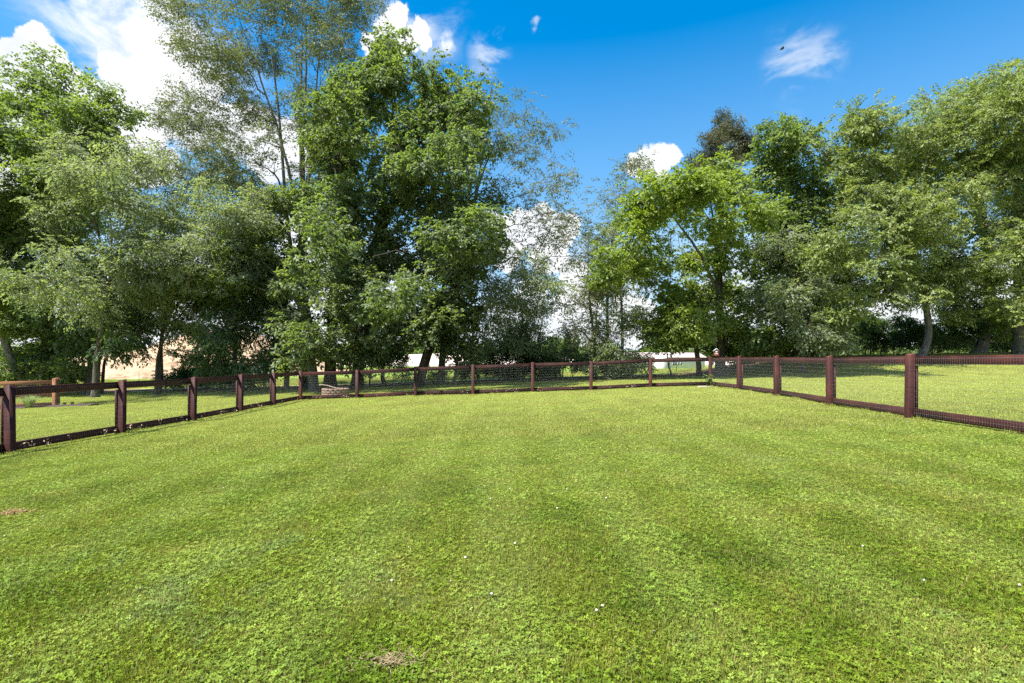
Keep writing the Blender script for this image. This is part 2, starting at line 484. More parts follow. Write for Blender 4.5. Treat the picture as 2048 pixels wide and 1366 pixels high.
M['dirt_pale'] = dirt_mat('pale_graded_dirt', (0.44, 0.34, 0.29), (0.60, 0.49, 0.43), 0.15)
def hill(x, y):
    h = 8.2 * np.exp(-((x + 49) / 14.0) ** 2 - ((y - 92) / 17.0) ** 2) + 4.0 * np.exp(-((x + 74) / 17.0) ** 2 - ((y - 98) / 18.0) ** 2)
    clod = 0.12 * np.sin(x * 2.1 + 1.2 * np.sin(y * 0.9)) * np.sin(y * 1.7 + x * 0.4)
    return -3.2 + h + clod * np.clip(h, 0, 1)
dirt_sheet('dirt_hill', -130, 0, 55, 150, hill, M['dirt'], 1.0)
def bank(x, y):
    h = 6.6 * np.exp(-((x + 20) / 60.0) ** 4 - ((y - 260) / 40.0) ** 2) + 3.5 * np.exp(-((x - 110) / 50.0) ** 2 - ((y - 300) / 40.0) ** 2)
    return -3.4 + h + 0.15 * np.sin(x * .3) * np.sin(y * .2)
dirt_sheet('dirt_bank', -160, 240, 190, 380, bank, M['dirt_pale'], 5.0)

# ------------------------------------------------------------------ instancing by geometry nodes (leaves, grass)
def scatter_group(name, sources):
    ng = bpy.data.node_groups.new(name, 'GeometryNodeTree')
    ng.interface.new_socket('Geometry', in_out='INPUT', socket_type='NodeSocketGeometry')
    ng.interface.new_socket('Geometry', in_out='OUTPUT', socket_type='NodeSocketGeometry')
    gi = ng.nodes.new('NodeGroupInput'); go = ng.nodes.new('NodeGroupOutput')
    iop = ng.nodes.new('GeometryNodeInstanceOnPoints')
    join = ng.nodes.new('GeometryNodeGeometryToInstance')
    for s in reversed(sources):
        oi = ng.nodes.new('GeometryNodeObjectInfo'); oi.inputs['Object'].default_value = s
        ng.links.new(oi.outputs['Geometry'], join.inputs[0])
    ng.links.new(join.outputs[0], iop.inputs['Instance'])
    iop.inputs['Pick Instance'].default_value = True
    def attr(nm, typ):
        a = ng.nodes.new('GeometryNodeInputNamedAttribute'); a.data_type = typ; a.inputs['Name'].default_value = nm
        return a.outputs['Attribute']
    e2r = ng.nodes.new('FunctionNodeEulerToRotation')
    ng.links.new(attr('rot', 'FLOAT_VECTOR'), e2r.inputs[0])
    ng.links.new(e2r.outputs[0], iop.inputs['Rotation'])
    ng.links.new(attr('scl', 'FLOAT_VECTOR'), iop.inputs['Scale'])
    ng.links.new(attr('idx', 'INT'), iop.inputs['Instance Index'])
    ng.links.new(gi.outputs[0], iop.inputs['Points'])
    ng.links.new(iop.outputs[0], go.inputs[0])
    return ng
def scatter_obj(name, pts, rot, scl, idx, group, parent=None):
    pts = np.asarray(pts, np.float32); n = len(pts)
    me = bpy.data.meshes.new(name)
    me.vertices.add(n); me.vertices.foreach_set('co', pts.ravel())
    a = me.attributes.new('rot', 'FLOAT_VECTOR', 'POINT'); a.data.foreach_set('vector', np.asarray(rot, np.float32).ravel())
    scl = np.asarray(scl, np.float32)
    if scl.ndim == 1: scl = np.repeat(scl[:, None], 3, 1)
    a = me.attributes.new('scl', 'FLOAT_VECTOR', 'POINT'); a.data.foreach_set('vector', scl.ravel())
    a = me.attributes.new('idx', 'INT', 'POINT'); a.data.foreach_set('value', np.asarray(idx, np.int32))
    o = add(name, me, parent)
    md = o.modifiers.new('leaves', 'NODES'); md.node_group = group
    return o
def hidden_source(name, me):
    return bpy.data.objects.new(name, me)      # never linked to the scene: only feeds the node group

def put_rnd(me, vals, dom='POINT'):
    a = me.attributes.new('rnd', 'FLOAT', dom); a.data.foreach_set('value', np.asarray(vals, np.float32))

def leaf_quads(base, d, up, ln, w, fold=0.15, droop=0.15):
    """kite shaped folded leaves, arrays (n,3)"""
    d = d / (np.linalg.norm(d, axis=1)[:, None] + 1e-9)
    s = np.cross(d, up); s /= (np.linalg.norm(s, axis=1)[:, None] + 1e-9)
    nrm = np.cross(s, d)
    ln = ln[:, None]; w = w[:, None]
    tip = base + d * ln - nrm * ln * droop
    m1 = base + d * ln * 0.42 + s * w * 0.5 + nrm * w * fold
    m2 = base + d * ln * 0.42 - s * w * 0.5 + nrm * w * fold
    v = np.stack([base, m1, tip, m2], 1).reshape(-1, 3)
    k = np.arange(len(base))[:, None] * 4
    f = np.concatenate([k + np.array([[0, 1, 2]]), k + np.array([[0, 2, 3]])])
    return v, f

def make_sprig(name, mat, n=18, L0=0.5, ln=0.10, w=0.06, droop=0.3, spread=0.16, seed=1, twig=True):
    r = np.random.default_rng(seed)
    u = r.random(n) ** 0.8
    stems = r.integers(0, 3, n)                  # three short side shoots
    ang = np.array([-0.55, 0.0, 0.55])[stems] + r.normal(0, 0.1, n)
    px = u * L0
    base = np.stack([px * np.cos(ang), px * np.sin(ang) + r.normal(0, 0.012, n), -droop * px * px / L0 + r.normal(0, 0.025, n)], 1)
    a2 = ang + r.choice([-1, 1], n) * r.uniform(0.3, 1.3, n)
    d = np.stack([np.cos(a2), np.sin(a2), r.normal(-0.25 - droop * 0.6, 0.35, n)], 1)
    up = np.stack([r.normal(0, 0.45, n), r.normal(0, 0.45, n), np.ones(n)], 1)
    v, f = leaf_quads(base, d, up, ln * r.uniform(0.7, 1.25, n), w * r.uniform(0.75, 1.2, n))
    rv = np.repeat(r.random(n), 4)
    sv = []; sf = []
    for a_ in (-0.55, 0.0, 0.55):
        for q in range(2):
            u0, u1 = q * L0 * .5, (q + 1) * L0 * .5 * .9
            w0, w1 = 0.005 - .002 * q, 0.003 - .002 * q
            k = len(v) + len(sv)
            for u_, w_ in ((u0, w0), (u1, w1)):
                sv += [(u_ * math.cos(a_), u_ * math.sin(a_) - w_, -droop * u_ * u_ / L0 - .004), (u_ * math.cos(a_), u_ * math.sin(a_) + w_, -droop * u_ * u_ / L0 + .004)]
            sf.append([k, k + 1, k + 3, k + 2])
    nf = len(f)
    me = mesh_np(name, np.concatenate([v, sv]), [f, sf], mat)
    me.materials.append(M['bark_grey'])
    me.polygons.foreach_set('material_index', np.r_[np.zeros(nf), np.ones(len(sf))].astype(np.int32))
    put_rnd(me, np.r_[rv, np.zeros(len(sv))])
    return hidden_source(name, me)

SPR = {}
def species(key, mat, k=3, **kw):
    SPR[key] = scatter_group('scatter_' + key, [make_sprig('%s_sprig' % key, M[mat], seed=11 * i + hash_(key), **kw) for i in range(k)])
def hash_(s): return sum(ord(c) * (i + 3) for i, c in enumerate(s)) % 997
species('maple', 'leaf_maple', n=22, L0=0.55, ln=0.145, w=0.105)
species('bright', 'leaf_bright', n=22, L0=0.5, ln=0.15, w=0.095)
species('pale', 'leaf_pale', n=24, L0=0.6, ln=0.15, w=0.06, droop=0.6)
species('yellow', 'leaf_yellow', n=24, L0=0.55, ln=0.15, w=0.072, droop=0.4)
species('oak', 'leaf_oak', n=20, L0=0.5, ln=0.155, w=0.10)
species('hickory', 'leaf_hickory', n=18, L0=0.55, ln=0.21, w=0.075, droop=0.7)
species('fine', 'leaf_fine', n=16, L0=0.62, ln=0.125, w=0.072, droop=0.3)
species('cedar', 'leaf_cedar', n=34, L0=0.55, ln=0.13, w=0.045, droop=-0.3)
species('shrub', 'leaf_shrub', n=24, L0=0.45, ln=0.12, w=0.08)
species('lightshrub', 'leaf_light_shrub', n=22, L0=0.42, ln=0.08, w=0.05)

# ------------------------------------------------------------------ tree generator
def bez(p0, p1, p2, p3, n):
    t = np.linspace(0, 1, n)[:, None]
    return (1 - t) ** 3 * p0 + 3 * (1 - t) ** 2 * t * p1 + 3 * (1 - t) * t * t * p2 + t ** 3 * p3
def smooth_path(pts, n):
    pts = np.asarray(pts, float)
    d = np.concatenate([[0], np.cumsum(np.linalg.norm(np.diff(pts, axis=0), axis=1))])
    q = np.linspace(0, d[-1], n)
    out = np.stack([np.interp(q, d, pts[:, i]) for i in range(3)], 1)
    for _ in range(3):
        out[1:-1] = (out[:-2] + 2 * out[1:-1] + out[2:]) / 4
    return out

def tree(name, label, cat, Z, trunk, r0, lobes, sp, bark='bark_dark', dens=1.0, spr=26, sig=0.54, group=None, stems=None,
         seed=None, lsp=None, scale=1.0, wob=0.12, fork=True, flare=1.35):
    """trunk: px points from the ground up; lobes: (px, py, rx, ry[, dz]) in photograph px at distance Z"""
    global rng
    r = np.random.default_rng(seed if seed is not None else hash_(label))
    bx = (trunk[0][0] - 1024) / 1050.0 * Z
    bz = float(terrain(bx, Z))
    base = np.array([bx, Z, bz])
    root = empty(name, tuple(base), label, cat, group)
    tp = [np.array([bx, Z, bz - 0.15])]
    for q in trunk[1:]:
        p = at(q[0], q[1], Z); p[1] += q[2] if len(q) > 2 else 0.0
        if p[2] > bz + 0.3: tp.append(p)
    tp = smooth_path(tp, 22)
    tp[2:, :2] += (np.cumsum(r.normal(0, wob * 0.25, (20, 2)), axis=0))
    full = tp.copy()
    if fork:
        tp = smooth_path(tp[:13], 22)
    s = np.linspace(0, 1, 22)
    rad = r0 * (1 - (0.42 if fork else 0.80) * s ** 0.9)
    rad[0] *= flare * 1.15; rad[1] *= flare * 0.85
    tb = MB(); tb.tube(tp - base, rad, 10)
    tb.build('trunk', M[bark], root, True)
    # extra stems from the ground
    nodes = [tp[5:]]; nrad = [rad[5:]]
    for st in (stems or []):
        q0 = np.array([(st[0][0] - 1024) / 1050.0 * Z, Z + r.normal(0, .4), 0]); q0[2] = float(terrain(q0[0], q0[1])) - .1
        pp = [q0] + [at(a[0], a[1], Z) + np.array([0, r.normal(0, .3), 0]) for a in st[1:-1]]
        rr = st[-1]
        pp = smooth_path(pp, 16)
        ra = rr * (1 - 0.75 * np.linspace(0, 1, 16)); ra[0] *= 1.4
        tb = MB(); tb.tube(pp - base, ra, 8); tb.build('trunk', M[bark], root, True)
        nodes.append(pp[5:]); nrad.append(ra[5:])
    nodes = np.concatenate(nodes); nrad = np.concatenate(nrad)
    bb = MB()
    P = []; Rr = []; Sc = []
    if fork:
        ups = sorted([l for l in lobes], key=lambda l: l[1])[:max(2, len(lobes) // 3)]
        pick = [r.integers(0, len(ups)) for _ in range(3 if len(lobes) > 9 else 1)]
        tg = [full[-1]] + [at(ups[i][0], ups[i][1], Z) + np.array([0, r.normal(0, 1.0), 0]) for i in pick]
        for gi_, e in enumerate(tg):
            j = 21 - 3 * gi_
            p0 = tp[j]; dv = e - p0; d = np.linalg.norm(dv)
            if d < 1.0: continue
            t0 = (tp[j] - tp[j - 2]); t0 /= np.linalg.norm(t0)
            n = int(min(18, 6 + d * 1.3))
            pts = bez(p0, p0 + t0 * d * 0.25 + dv * 0.12, p0 + dv * 0.62 + np.array([0, 0, 0.10 * d]), e, n)
            pts[1:-1] += np.cumsum(r.normal(0, 0.05, (n - 2, 3)), 0) * np.linspace(1, .2, n - 2)[:, None]
            ra = rad[j] * (0.85 if gi_ == 0 else 0.62) * (1 - 0.82 * np.linspace(0, 1, n) ** 0.85)
            bb.tube(pts - base, ra, 8)
            nodes = np.concatenate([nodes, pts[1:]]); nrad = np.concatenate([nrad, ra[1:]])
    def attach(tgt, nodes, nrad):
        dv = tgt - nodes
        d = np.linalg.norm(dv, axis=1); hd = np.linalg.norm(dv[:, :2], axis=1)
        pen = np.maximum(0, hd * 0.25 - dv[:, 2]) * 1.6
        return int(np.argmin(d + pen))
    order = sorted(range(len(lobes)), key=lambda i: np.linalg.norm(at(lobes[i][0], lobes[i][1], Z) - full[12]))
    for li in order:
        lb = lobes[li]
        px, py, rx, ry = lb[:4]; dz = lb[4] if len(lb) > 4 else r.normal(-0.7, 1.9 if len(lobes) > 8 else 1.0)
        c = at(px, py, Z + dz)
        rx = rx * Z / 1050.0 * 1.15; ry = ry * Z / 1050.0 * 1.15; rd = 0.85 * (rx + ry) / 2 + 0.4
        # limb to the lobe
        i = attach(c, nodes, nrad)
        p0 = nodes[i]; dv = c - p0; d = np.linalg.norm(dv)
        if d > 0.5:
            n = int(min(14, 5 + d * 1.6))
            up = np.array([0, 0, 1.0])
            pts = bez(p0, p0 + dv * 0.3 + up * d * 0.10, p0 + dv * 0.7 + up * d * 0.14 + r.normal(0, 0.08 * d, 3), c, n)
            pts[1:-1] += r.normal(0, 0.035 * d ** 0.6, (n - 2, 3))
            ra0 = min(nrad[i] * 0.8, 0.028 + 0.016 * d)
            ra = np.linspace(ra0, max(0.014, ra0 * 0.3), n)
            bb.tube(pts - base, ra, 6)
            nodes = np.concatenate([nodes, pts[1:]]); nrad = np.concatenate([nrad, ra[1:]])
        # clusters in the lobe
        k = max(5, int(round(rx * ry * 3.0 * dens)))
        u = r.normal(0, 1, (k, 3)); u /= np.linalg.norm(u, axis=1)[:, None]
        u *= (r.random((k, 1)) ** 0.42) * np.where(r.random((k, 1)) < 0.15, 1.35, 1.0)
        cl = c + u * np.array([rx, rd, ry])
        cl = cl[cl[:, 2] > terrain(cl[:, 0], cl[:, 1]) + 0.5]
        for q in cl:
            i = attach(q, nodes, nrad)
            p0 = nodes[i]; dv = q - p0; d = np.linalg.norm(dv)
            n = int(min(7, 3 + d))
            pts = bez(p0, p0 + dv * 0.35 + np.array([0, 0, 0.12 * d]), q - dv * 0.25 + r.normal(0, 0.06 * d + .01, 3), q, n)
            ra = np.linspace(min(nrad[i] * 0.7, 0.008 + 0.011 * d), 0.006, n)
            bb.tube(pts - base, ra, 4)
            ns = max(5, int(r.normal(spr, spr * 0.35) * 1.25))
            w = r.normal(0, 1, (ns, 3)); w /= np.linalg.norm(w, axis=1)[:, None]
            sg = sig * r.uniform(0.75, 1.35)
            w = w * (r.random((ns, 1)) ** 0.5) * np.array([1.5, 1.5, 1.0]) * sg
            sp_ = q + w
            yaw = np.arctan2(w[:, 1], w[:, 0]) + r.normal(0, 0.7, ns)
            pitch = -np.clip(w[:, 2] / sg * 0.75 + 0.1, -1.2, .9) + r.normal(0.08, 0.42, ns)
            roll = r.normal(0, 0.5, ns)
            P.append(sp_); Rr.append(np.stack([roll, pitch, yaw], 1)); Sc.append(scale * r.uniform(0.75, 1.25, ns))
            for j in range(min(4, ns)):
                e = sp_[j]
                mid = (q + e) / 2 + r.normal(0, 0.04, 3)
                bb.tube(np.array([q, mid, e + (e - q) * 0.4]) - base, [0.006, 0.005, 0.003], 3)
    bb.build('branches', M[bark], root, True)['kind'] = 'stuff'
    P = np.concatenate(P); Rr = np.concatenate(Rr); Sc = np.concatenate(Sc)
    ok = P[:, 2] > terrain(P[:, 0], P[:, 1]) + 0.12
    P, Rr, Sc = P[ok], Rr[ok], Sc[ok]
    cr = scatter_obj('crown', P - base, Rr, Sc, r.integers(0, 3, len(P)), SPR[sp], root)
    cr['kind'] = 'stuff'
    return root

GT = 'trees along the back of the yard'
BG = 'dark_tree'
tree('maple_tree', 'tall full maple at the far left with a straight trunk behind the cedar fence', 'tree', 33,
     [(98, 790), (97, 650), (100, 480), (108, 330), (118, 170)], 0.36,
     [(115, 165, 55, 45), (65, 220, 65, 50), (185, 225, 50, 45), (120, 280, 100, 50), (20, 290, 70, 60), (210, 300, 45, 35), (60, 360, 90, 50), (150, 390, 80, 50), (20, 440, 80, 60), (110, 480, 90, 50),
      (50, 560, 80, 50), (140, 570, 60, 40), (30, 640, 50, 35), (120, 660, 55, 35), (-60, 260, 70, 80), (-70, 420, 80, 80), (80, 710, 45, 28), (120, 740, 50, 18)], 'maple', 'bark_grey')
tree('curved_tree', 'tree with a pale curved trunk bending left at the left edge of the photo', 'tree', 31,
     [(66, 775), (40, 752), (18, 722), (6, 685), (0, 630), (-10, 520), (-20, 430)], 0.27,
     [(-30, 480, 60, 60), (15, 560, 45, 40), (-50, 590, 60, 60), (25, 640, 30, 22), (40, 745, 30, 16)], 'maple', 'bark_grey')
tree('understorey_tree', 'short dark twin stemmed tree right of the far left maple', 'tree', 32,
     [(180, 778), (180, 700), (186, 620), (190, 560)], 0.21,
     [(200, 590, 60, 36), (165, 640, 45, 35), (235, 640, 50, 36), (200, 690, 55, 28), (250, 690, 35, 20), (140, 690, 35, 25)], 'hickory', 'bark_grey', dens=1.1,
     stems=[((170, 778), (168, 720), (160, 650), 0.12)])
tree('silver_tree', 'wide pale grey green tree with drooping sprays between the two left maples', 'tree', 29,
     [(190, 780), (196, 680), (215, 560), (245, 460), (275, 370)], 0.20,
     [(180, 310, 60, 35), (260, 320, 70, 36), (220, 380, 85, 40), (310, 400, 75, 40), (170, 440, 70, 40), (270, 470, 85, 42), (370, 440, 60, 38), (350, 520, 75, 42), (430, 500, 60, 36), (220, 540, 80, 35),
      (300, 570, 80, 32), (190, 600, 50, 30), (440, 420, 55, 36), (500, 430, 50, 36), (480, 370, 50, 30), (520, 380, 40, 30), (400, 540, 55, 36), (470, 560, 50, 30), (120, 380, 50, 36), (100, 560, 50, 30)], 'pale', 'bark_dark', dens=0.85)
tree('leaning_sapling', 'slim dark stem leaning right between the twin stems and the forked tree', 'tree', 33,
     [(203, 778), (208, 735), (220, 690), (228, 640), (232, 600)], 0.11, [(240, 610, 45, 28), (268, 650, 35, 24)], 'shrub', dens=0.9)
tree('forked_tree', 'small dark forked tree standing in front of the dirt hill', 'tree', 31,
     [(318, 768), (319, 720), (321, 690), (328, 640), (326, 590), (330, 540)], 0.155,
     [(300, 640, 38, 22), (345, 610, 42, 28), (395, 600, 40, 26), (330, 550, 50, 30), (410, 560, 50, 30), (285, 590, 40, 24), (385, 655, 36, 14)], 'pale', dens=0.7, spr=20,
     stems=[((320, 768), (322, 700), (350, 665), (375, 625), (400, 585), 0.10)])
tree('low_tree', 'low dark green thicket tree in front of the dirt hill right of the forked tree', 'tree', 37,
     [(415, 770), (415, 730), (410, 690)], 0.10, [(400, 705, 36, 28), (440, 690, 36, 26), (425, 735, 45, 22), (460, 735, 40, 20)], 'shrub', dens=1.0)
tree('hickory_tree', 'dark tree with large drooping leaves beside the left back corner post', 'tree', 31,
     [(468, 780), (466, 700), (470, 620), (480, 540)], 0.17,
     [(450, 600, 55, 36), (515, 590, 55, 40), (470, 660, 50, 34), (530, 660, 48, 40), (500, 720, 50, 28), (550, 715, 36, 30), (500, 540, 50, 32)], 'hickory', dens=1.05)
tree('slender_tree', 'medium tree with one straight grey trunk just left of the back corner post', 'tree', 32,
     [(573, 782), (572, 700), (566, 600), (560, 480)], 0.17,
     [(560, 560, 55, 40), (590, 630, 45, 36), (545, 470, 60, 36), (480, 470, 60, 32), (590, 700, 36, 24)], 'oak', 'bark_grey', dens=1.0)
tree('tall_airy_tree', 'tallest tree with thin leaves and tall bare grey limbs against the clouds', 'tree', 34,
     [(614, 785), (606, 650), (602, 500), (600, 350), (590, 240), (585, 150), (592, 70), (600, 0)], 0.30,
     [(400, 70, 70, 55), (360, 20, 40, 30), (480, 40, 75, 55), (575, 20, 70, 60), (660, 40, 50, 60), (710, 70, 40, 60), (430, 150, 85, 45), (530, 130, 75, 50), (360, 200, 45, 25), (400, 260, 70, 40),
      (470, 230, 70, 40), (560, 230, 60, 50), (640, 170, 60, 60), (430, 330, 80, 38), (520, 330, 60, 45), (600, -60, 110, 60), (480, -50, 80, 50), (690, -30, 70, 50), (735, 20, 34, 36), (400, -10, 60, 40), (380, 380, 70, 25), (350, 340, 40, 22), (600, 330, 50, 44), (640, 90, 44, 44), (650, 250, 44, 44), (450, 400, 60, 28), (540, 420, 50, 30), (345, 240, 34, 20), (430, 290, 50, 26)],
     'fine', 'bark_grey', dens=0.85, spr=17, sig=0.58, stems=[((622, 785), (600, 640), (578, 480), (566, 380), (560, 260), (550, 120), 0.20), ((608, 785), (604, 600), (596, 440), (620, 300), (660, 190), (690, 60), 0.17)])
tree('left_oak_tree', 'oak with a thick grey trunk behind the left back corner', 'tree', 29,
     [(628, 795), (622, 720), (612, 650), (604, 590), (600, 480)], 0.30,
     [(590, 560, 60, 40), (640, 590, 50, 40), (560, 520, 60, 36), (660, 520, 55, 45), (620, 640, 55, 40), (600, 690, 45, 32), (650, 690, 40, 28), (440, 560, 60, 32), (500, 500, 60, 34), (640, 430, 50, 45)],
     'oak', 'bark_grey', dens=0.95)
tree('middle_oak_tree', 'oak with the darkest and thickest trunk directly behind the round block ring', 'tree', 31,
     [(660, 790), (660, 700), (664, 600), (680, 470), (700, 330), (712, 200)], 0.36,
     [(700, 170, 50, 44), (742, 140, 36, 34), (640, 290, 44, 40), (620, 440, 44, 40), (600, 400, 34, 34), (670, 240, 60, 50), (735, 240, 60, 50), (680, 330, 60, 50), (640, 370, 45, 45), (720, 400, 70, 50), (690, 490, 60, 45), (740, 560, 60, 45)], 'oak', dens=1.0)
tree('big_oak_tree', 'big dense oak whose rounded crown rises against the blue sky at centre left', 'tree', 30,
     [(714, 790), (718, 700), (732, 600), (752, 480), (780, 360), (800, 240), (800, 150)], 0.34,
     [(790, 105, 34, 24), (835, 125, 44, 32), (720, 200, 45, 40), (905, 195, 44, 36), (955, 230, 26, 34), (960, 290, 30, 40), (945, 400, 44, 40), (960, 460, 36, 34), (700, 560, 50, 40), (840, 610, 50, 36), (780, 170, 60, 40), (870, 190, 55, 45), (910, 250, 50, 50), (840, 250, 70, 45), (780, 290, 70, 50), (930, 320, 40, 45), (870, 340, 70, 50), (800, 390, 70, 45),
      (900, 420, 60, 45), (840, 460, 70, 45), (770, 480, 60, 45), (920, 500, 50, 42), (850, 550, 70, 40), (780, 600, 60, 40), (720, 650, 60, 40), (800, 670, 60, 34), (860, 630, 55, 38), (740, 710, 40, 20)],
     'oak', dens=1.1)
tree('thin_trunk_tree', 'slim dark trunk between the big oak and the leaning oak', 'tree', 33,
     [(769, 778), (769, 720), (768, 650)], 0.15, [(768, 640, 45, 35), (775, 690, 40, 22)], 'oak', stems=[((741, 778), (741, 740), (744, 690), 0.06)])
tree('leaning_oak_tree', 'oak with a dark trunk leaning right and a long bent limb reaching right', 'tree', 31,
     [(838, 780), (845, 730), (858, 690), (872, 650), (890, 580), (905, 510)], 0.26,
     [(885, 620, 50, 42), (920, 580, 50, 42), (880, 680, 45, 26), (925, 690, 30, 20), (930, 640, 30, 30), (900, 530, 50, 40)], 'oak', dens=1.05,
     stems=[((842, 780), (862, 690), (890, 655), (930, 647), (965, 630), (985, 600), (1010, 570), 0.15)])
tree('soft_green_tree', 'pale soft leaved tree in front of the bent limb at the middle', 'tree', 30,
     [(905, 775), (915, 700), (950, 620), (980, 560)], 0.10,
     [(960, 520, 60, 38), (1010, 560, 60, 40), (900, 500, 45, 32), (1050, 590, 55, 40), (990, 620, 60, 32), (1080, 560, 45, 34)], 'pale', dens=0.75, spr=20)
tree('sparse_tree', 'sparse tree of fine leaves and spreading bare branches right of the big oak', 'tree', 33,
     [(880, 778), (890, 680), (905, 580), (930, 470), (970, 360), (1000, 260)], 0.24,
     [(990, 200, 45, 38), (1050, 230, 55, 42), (1095, 240, 36, 36), (960, 280, 45, 50), (1020, 300, 60, 42), (1085, 310, 50, 38), (1000, 370, 65, 42), (1070, 390, 55, 38), (1110, 350, 22, 30), (1040, 450, 75, 40), (1110, 460, 50, 36),
      (1140, 520, 50, 40), (1070, 520, 60, 36), (1130, 430, 40, 30)], 'fine', 'bark_grey', dens=0.62, spr=10, sig=0.66)
tree('twiggy_tree', 'small twiggy tree growing out of the dark thicket at the centre', 'tree', 34,
     [(1040, 770), (1038, 700), (1042, 640), (1050, 580)], 0.12,
     [(1030, 640, 50, 36), (1080, 620, 45, 36), (1000, 670, 40, 26), (1060, 670, 50, 28)], 'pale', dens=0.75, spr=18, stems=[((1012, 770), (1000, 700), (990, 640), 0.06), ((1065, 770), (1075, 690), (1090, 610), 0.06)])
tree('pole_tree', 'pair of slim upright dark stems with light crowns left of the distant building', 'tree', 33,
     [(1184, 775), (1182, 690), (1181, 600), (1178, 500)], 0.11,
     [(1180, 520, 34, 40), (1150, 570, 36, 36), (1208, 570, 34, 36), (1178, 620, 42, 34), (1150, 660, 30, 26), (1200, 670, 32, 26), (1170, 710, 34, 20)], 'fine', dens=0.9, spr=16, sig=0.5, stems=[((1190, 775), (1190, 690), (1196, 600), (1204, 540), 0.07)])
tree('pale_stem_tree', 'airy tree with a pale slim stem behind the back fence at centre right', 'tree', 33,
     [(1242, 770), (1246, 730), (1247, 660), (1244, 580), (1236, 500)], 0.12,
     [(1230, 500, 45, 36), (1255, 560, 45, 36), (1215, 570, 35, 30), (1240, 620, 45, 34), (1270, 650, 36, 28), (1240, 690, 45, 26), (1215, 730, 34, 14), (1265, 725, 34, 14)], 'pale', 'bark_grey', dens=0.85, spr=20)
tree('wispy_tree', 'wispy small crowned tree against the sky left of the small white cloud', 'tree', 36,
     [(1212, 772), (1216, 600), (1225, 470), (1245, 360)], 0.13,
     [(1240, 360, 38, 28), (1270, 325, 22, 22), (1215, 410, 45, 34), (1255, 430, 45, 40), (1195, 470, 34, 34), (1225, 490, 45, 30)], 'fine', dens=0.6, spr=12, sig=0.58)
tree('bright_maple_tree', 'bright yellow green maple behind the right back corner of the fence', 'tree', 30,
     [(1440, 760), (1440, 680), (1438, 600), (1432, 520), (1425, 430)], 0.31,
     [(1290, 395, 45, 32), (1345, 385, 50, 34), (1405, 385, 40, 30), (1450, 365, 46, 30), (1270, 450, 45, 38), (1340, 450, 60, 38), (1420, 440, 60, 38), (1475, 420, 40, 38), (1290, 520, 55, 36), (1370, 520, 65, 36),
      (1450, 510, 50, 36), (1230, 530, 36, 32), (1320, 590, 55, 32), (1400, 590, 55, 32), (1470, 590, 45, 34), (1340, 640, 50, 24), (1420, 650, 40, 24), (1470, 650, 36, 26)], 'bright', dens=1.0, spr=27)
tree('crooked_tree', 'dark crooked trunk leaning left behind the last back fence bay', 'tree', 31,
     [(1398, 765), (1395, 720), (1384, 670), (1368, 630), (1350, 570)], 0.17,
     [(1320, 660, 50, 24), (1350, 668, 40, 16), (1370, 610, 45, 30), (1450, 690, 40, 18)], 'maple', dens=0.9, stems=[((1345, 765), (1338, 730), (1334, 680), 0.06)])
tree('cedar_tree', 'dark brown green cedar top rising behind the bright maple', 'tree', 37,
     [(1440, 765), (1440, 500), (1442, 380), (1445, 270)], 0.20,
     [(1442, 258, 8, 16), (1424, 285, 14, 12), (1470, 268, 8, 18), (1494, 290, 9, 20), (1400, 318, 16, 10), (1448, 305, 18, 14), (1478, 318, 18, 16), (1388, 345, 16, 10), (1418, 345, 24, 12), (1460, 352, 28, 14), (1400, 380, 36, 14), (1470, 390, 40, 20)], 'cedar', dens=4.0, spr=15, sig=0.27, fork=False)
tree('green_ash_tree', 'leafy green tree right of the bright maple with its top in the sky', 'tree', 31,
     [(1590, 740), (1594, 660), (1604, 560), (1606, 430), (1600, 320)], 0.23,
     [(1545, 290, 36, 34), (1590, 270, 36, 34), (1560, 350, 55, 36), (1620, 340, 50, 40), (1530, 420, 45, 42), (1600, 420, 60, 42), (1660, 410, 40, 40), (1540, 500, 55, 42), (1620, 510, 60, 42), (1560, 580, 60, 38),
      (1640, 590, 55, 38), (1530, 640, 50, 32), (1600, 660, 60, 30), (1510, 690, 40, 16), (1680, 640, 40, 32)], 'maple', dens=1.0)
tree('spreading_tree', 'wide pale green tree with a curved trunk and drooping sprays over the lawn', 'tree', 29,
     [(1838, 745), (1850, 715), (1863, 680), (1864, 630), (1840, 560), (1800, 480), (1770, 380)], 0.21,
     [(1700, 270, 45, 36), (1750, 250, 50, 38), (1680, 340, 55, 38), (1750, 330, 60, 40), (1820, 330, 50, 42), (1690, 410, 60, 38), (1770, 420, 65, 40), (1840, 410, 50, 40), (1690, 490, 65, 38), (1770, 500, 65, 38),
      (1850, 490, 60, 38), (1720, 560, 65, 36), (1800, 570, 65, 34), (1880, 560, 50, 32), (1690, 610, 50, 30), (1620, 530, 40, 36), (1830, 270, 40, 40)], 'yellow', 'bark_grey', dens=1.0)
tree('silvery_spray_tree', 'pale green spray of leaves hanging low before the green ash', 'tree', 28,
     [(1602, 745), (1604, 690), (1615, 620), (1630, 560)], 0.13,
     [(1590, 560, 50, 34), (1550, 600, 40, 30), (1650, 600, 50, 34), (1620, 650, 45, 30), (1690, 500, 45, 32), (1660, 660, 30, 22), (1540, 500, 40, 30)], 'pale', 'bark_grey', dens=0.85)
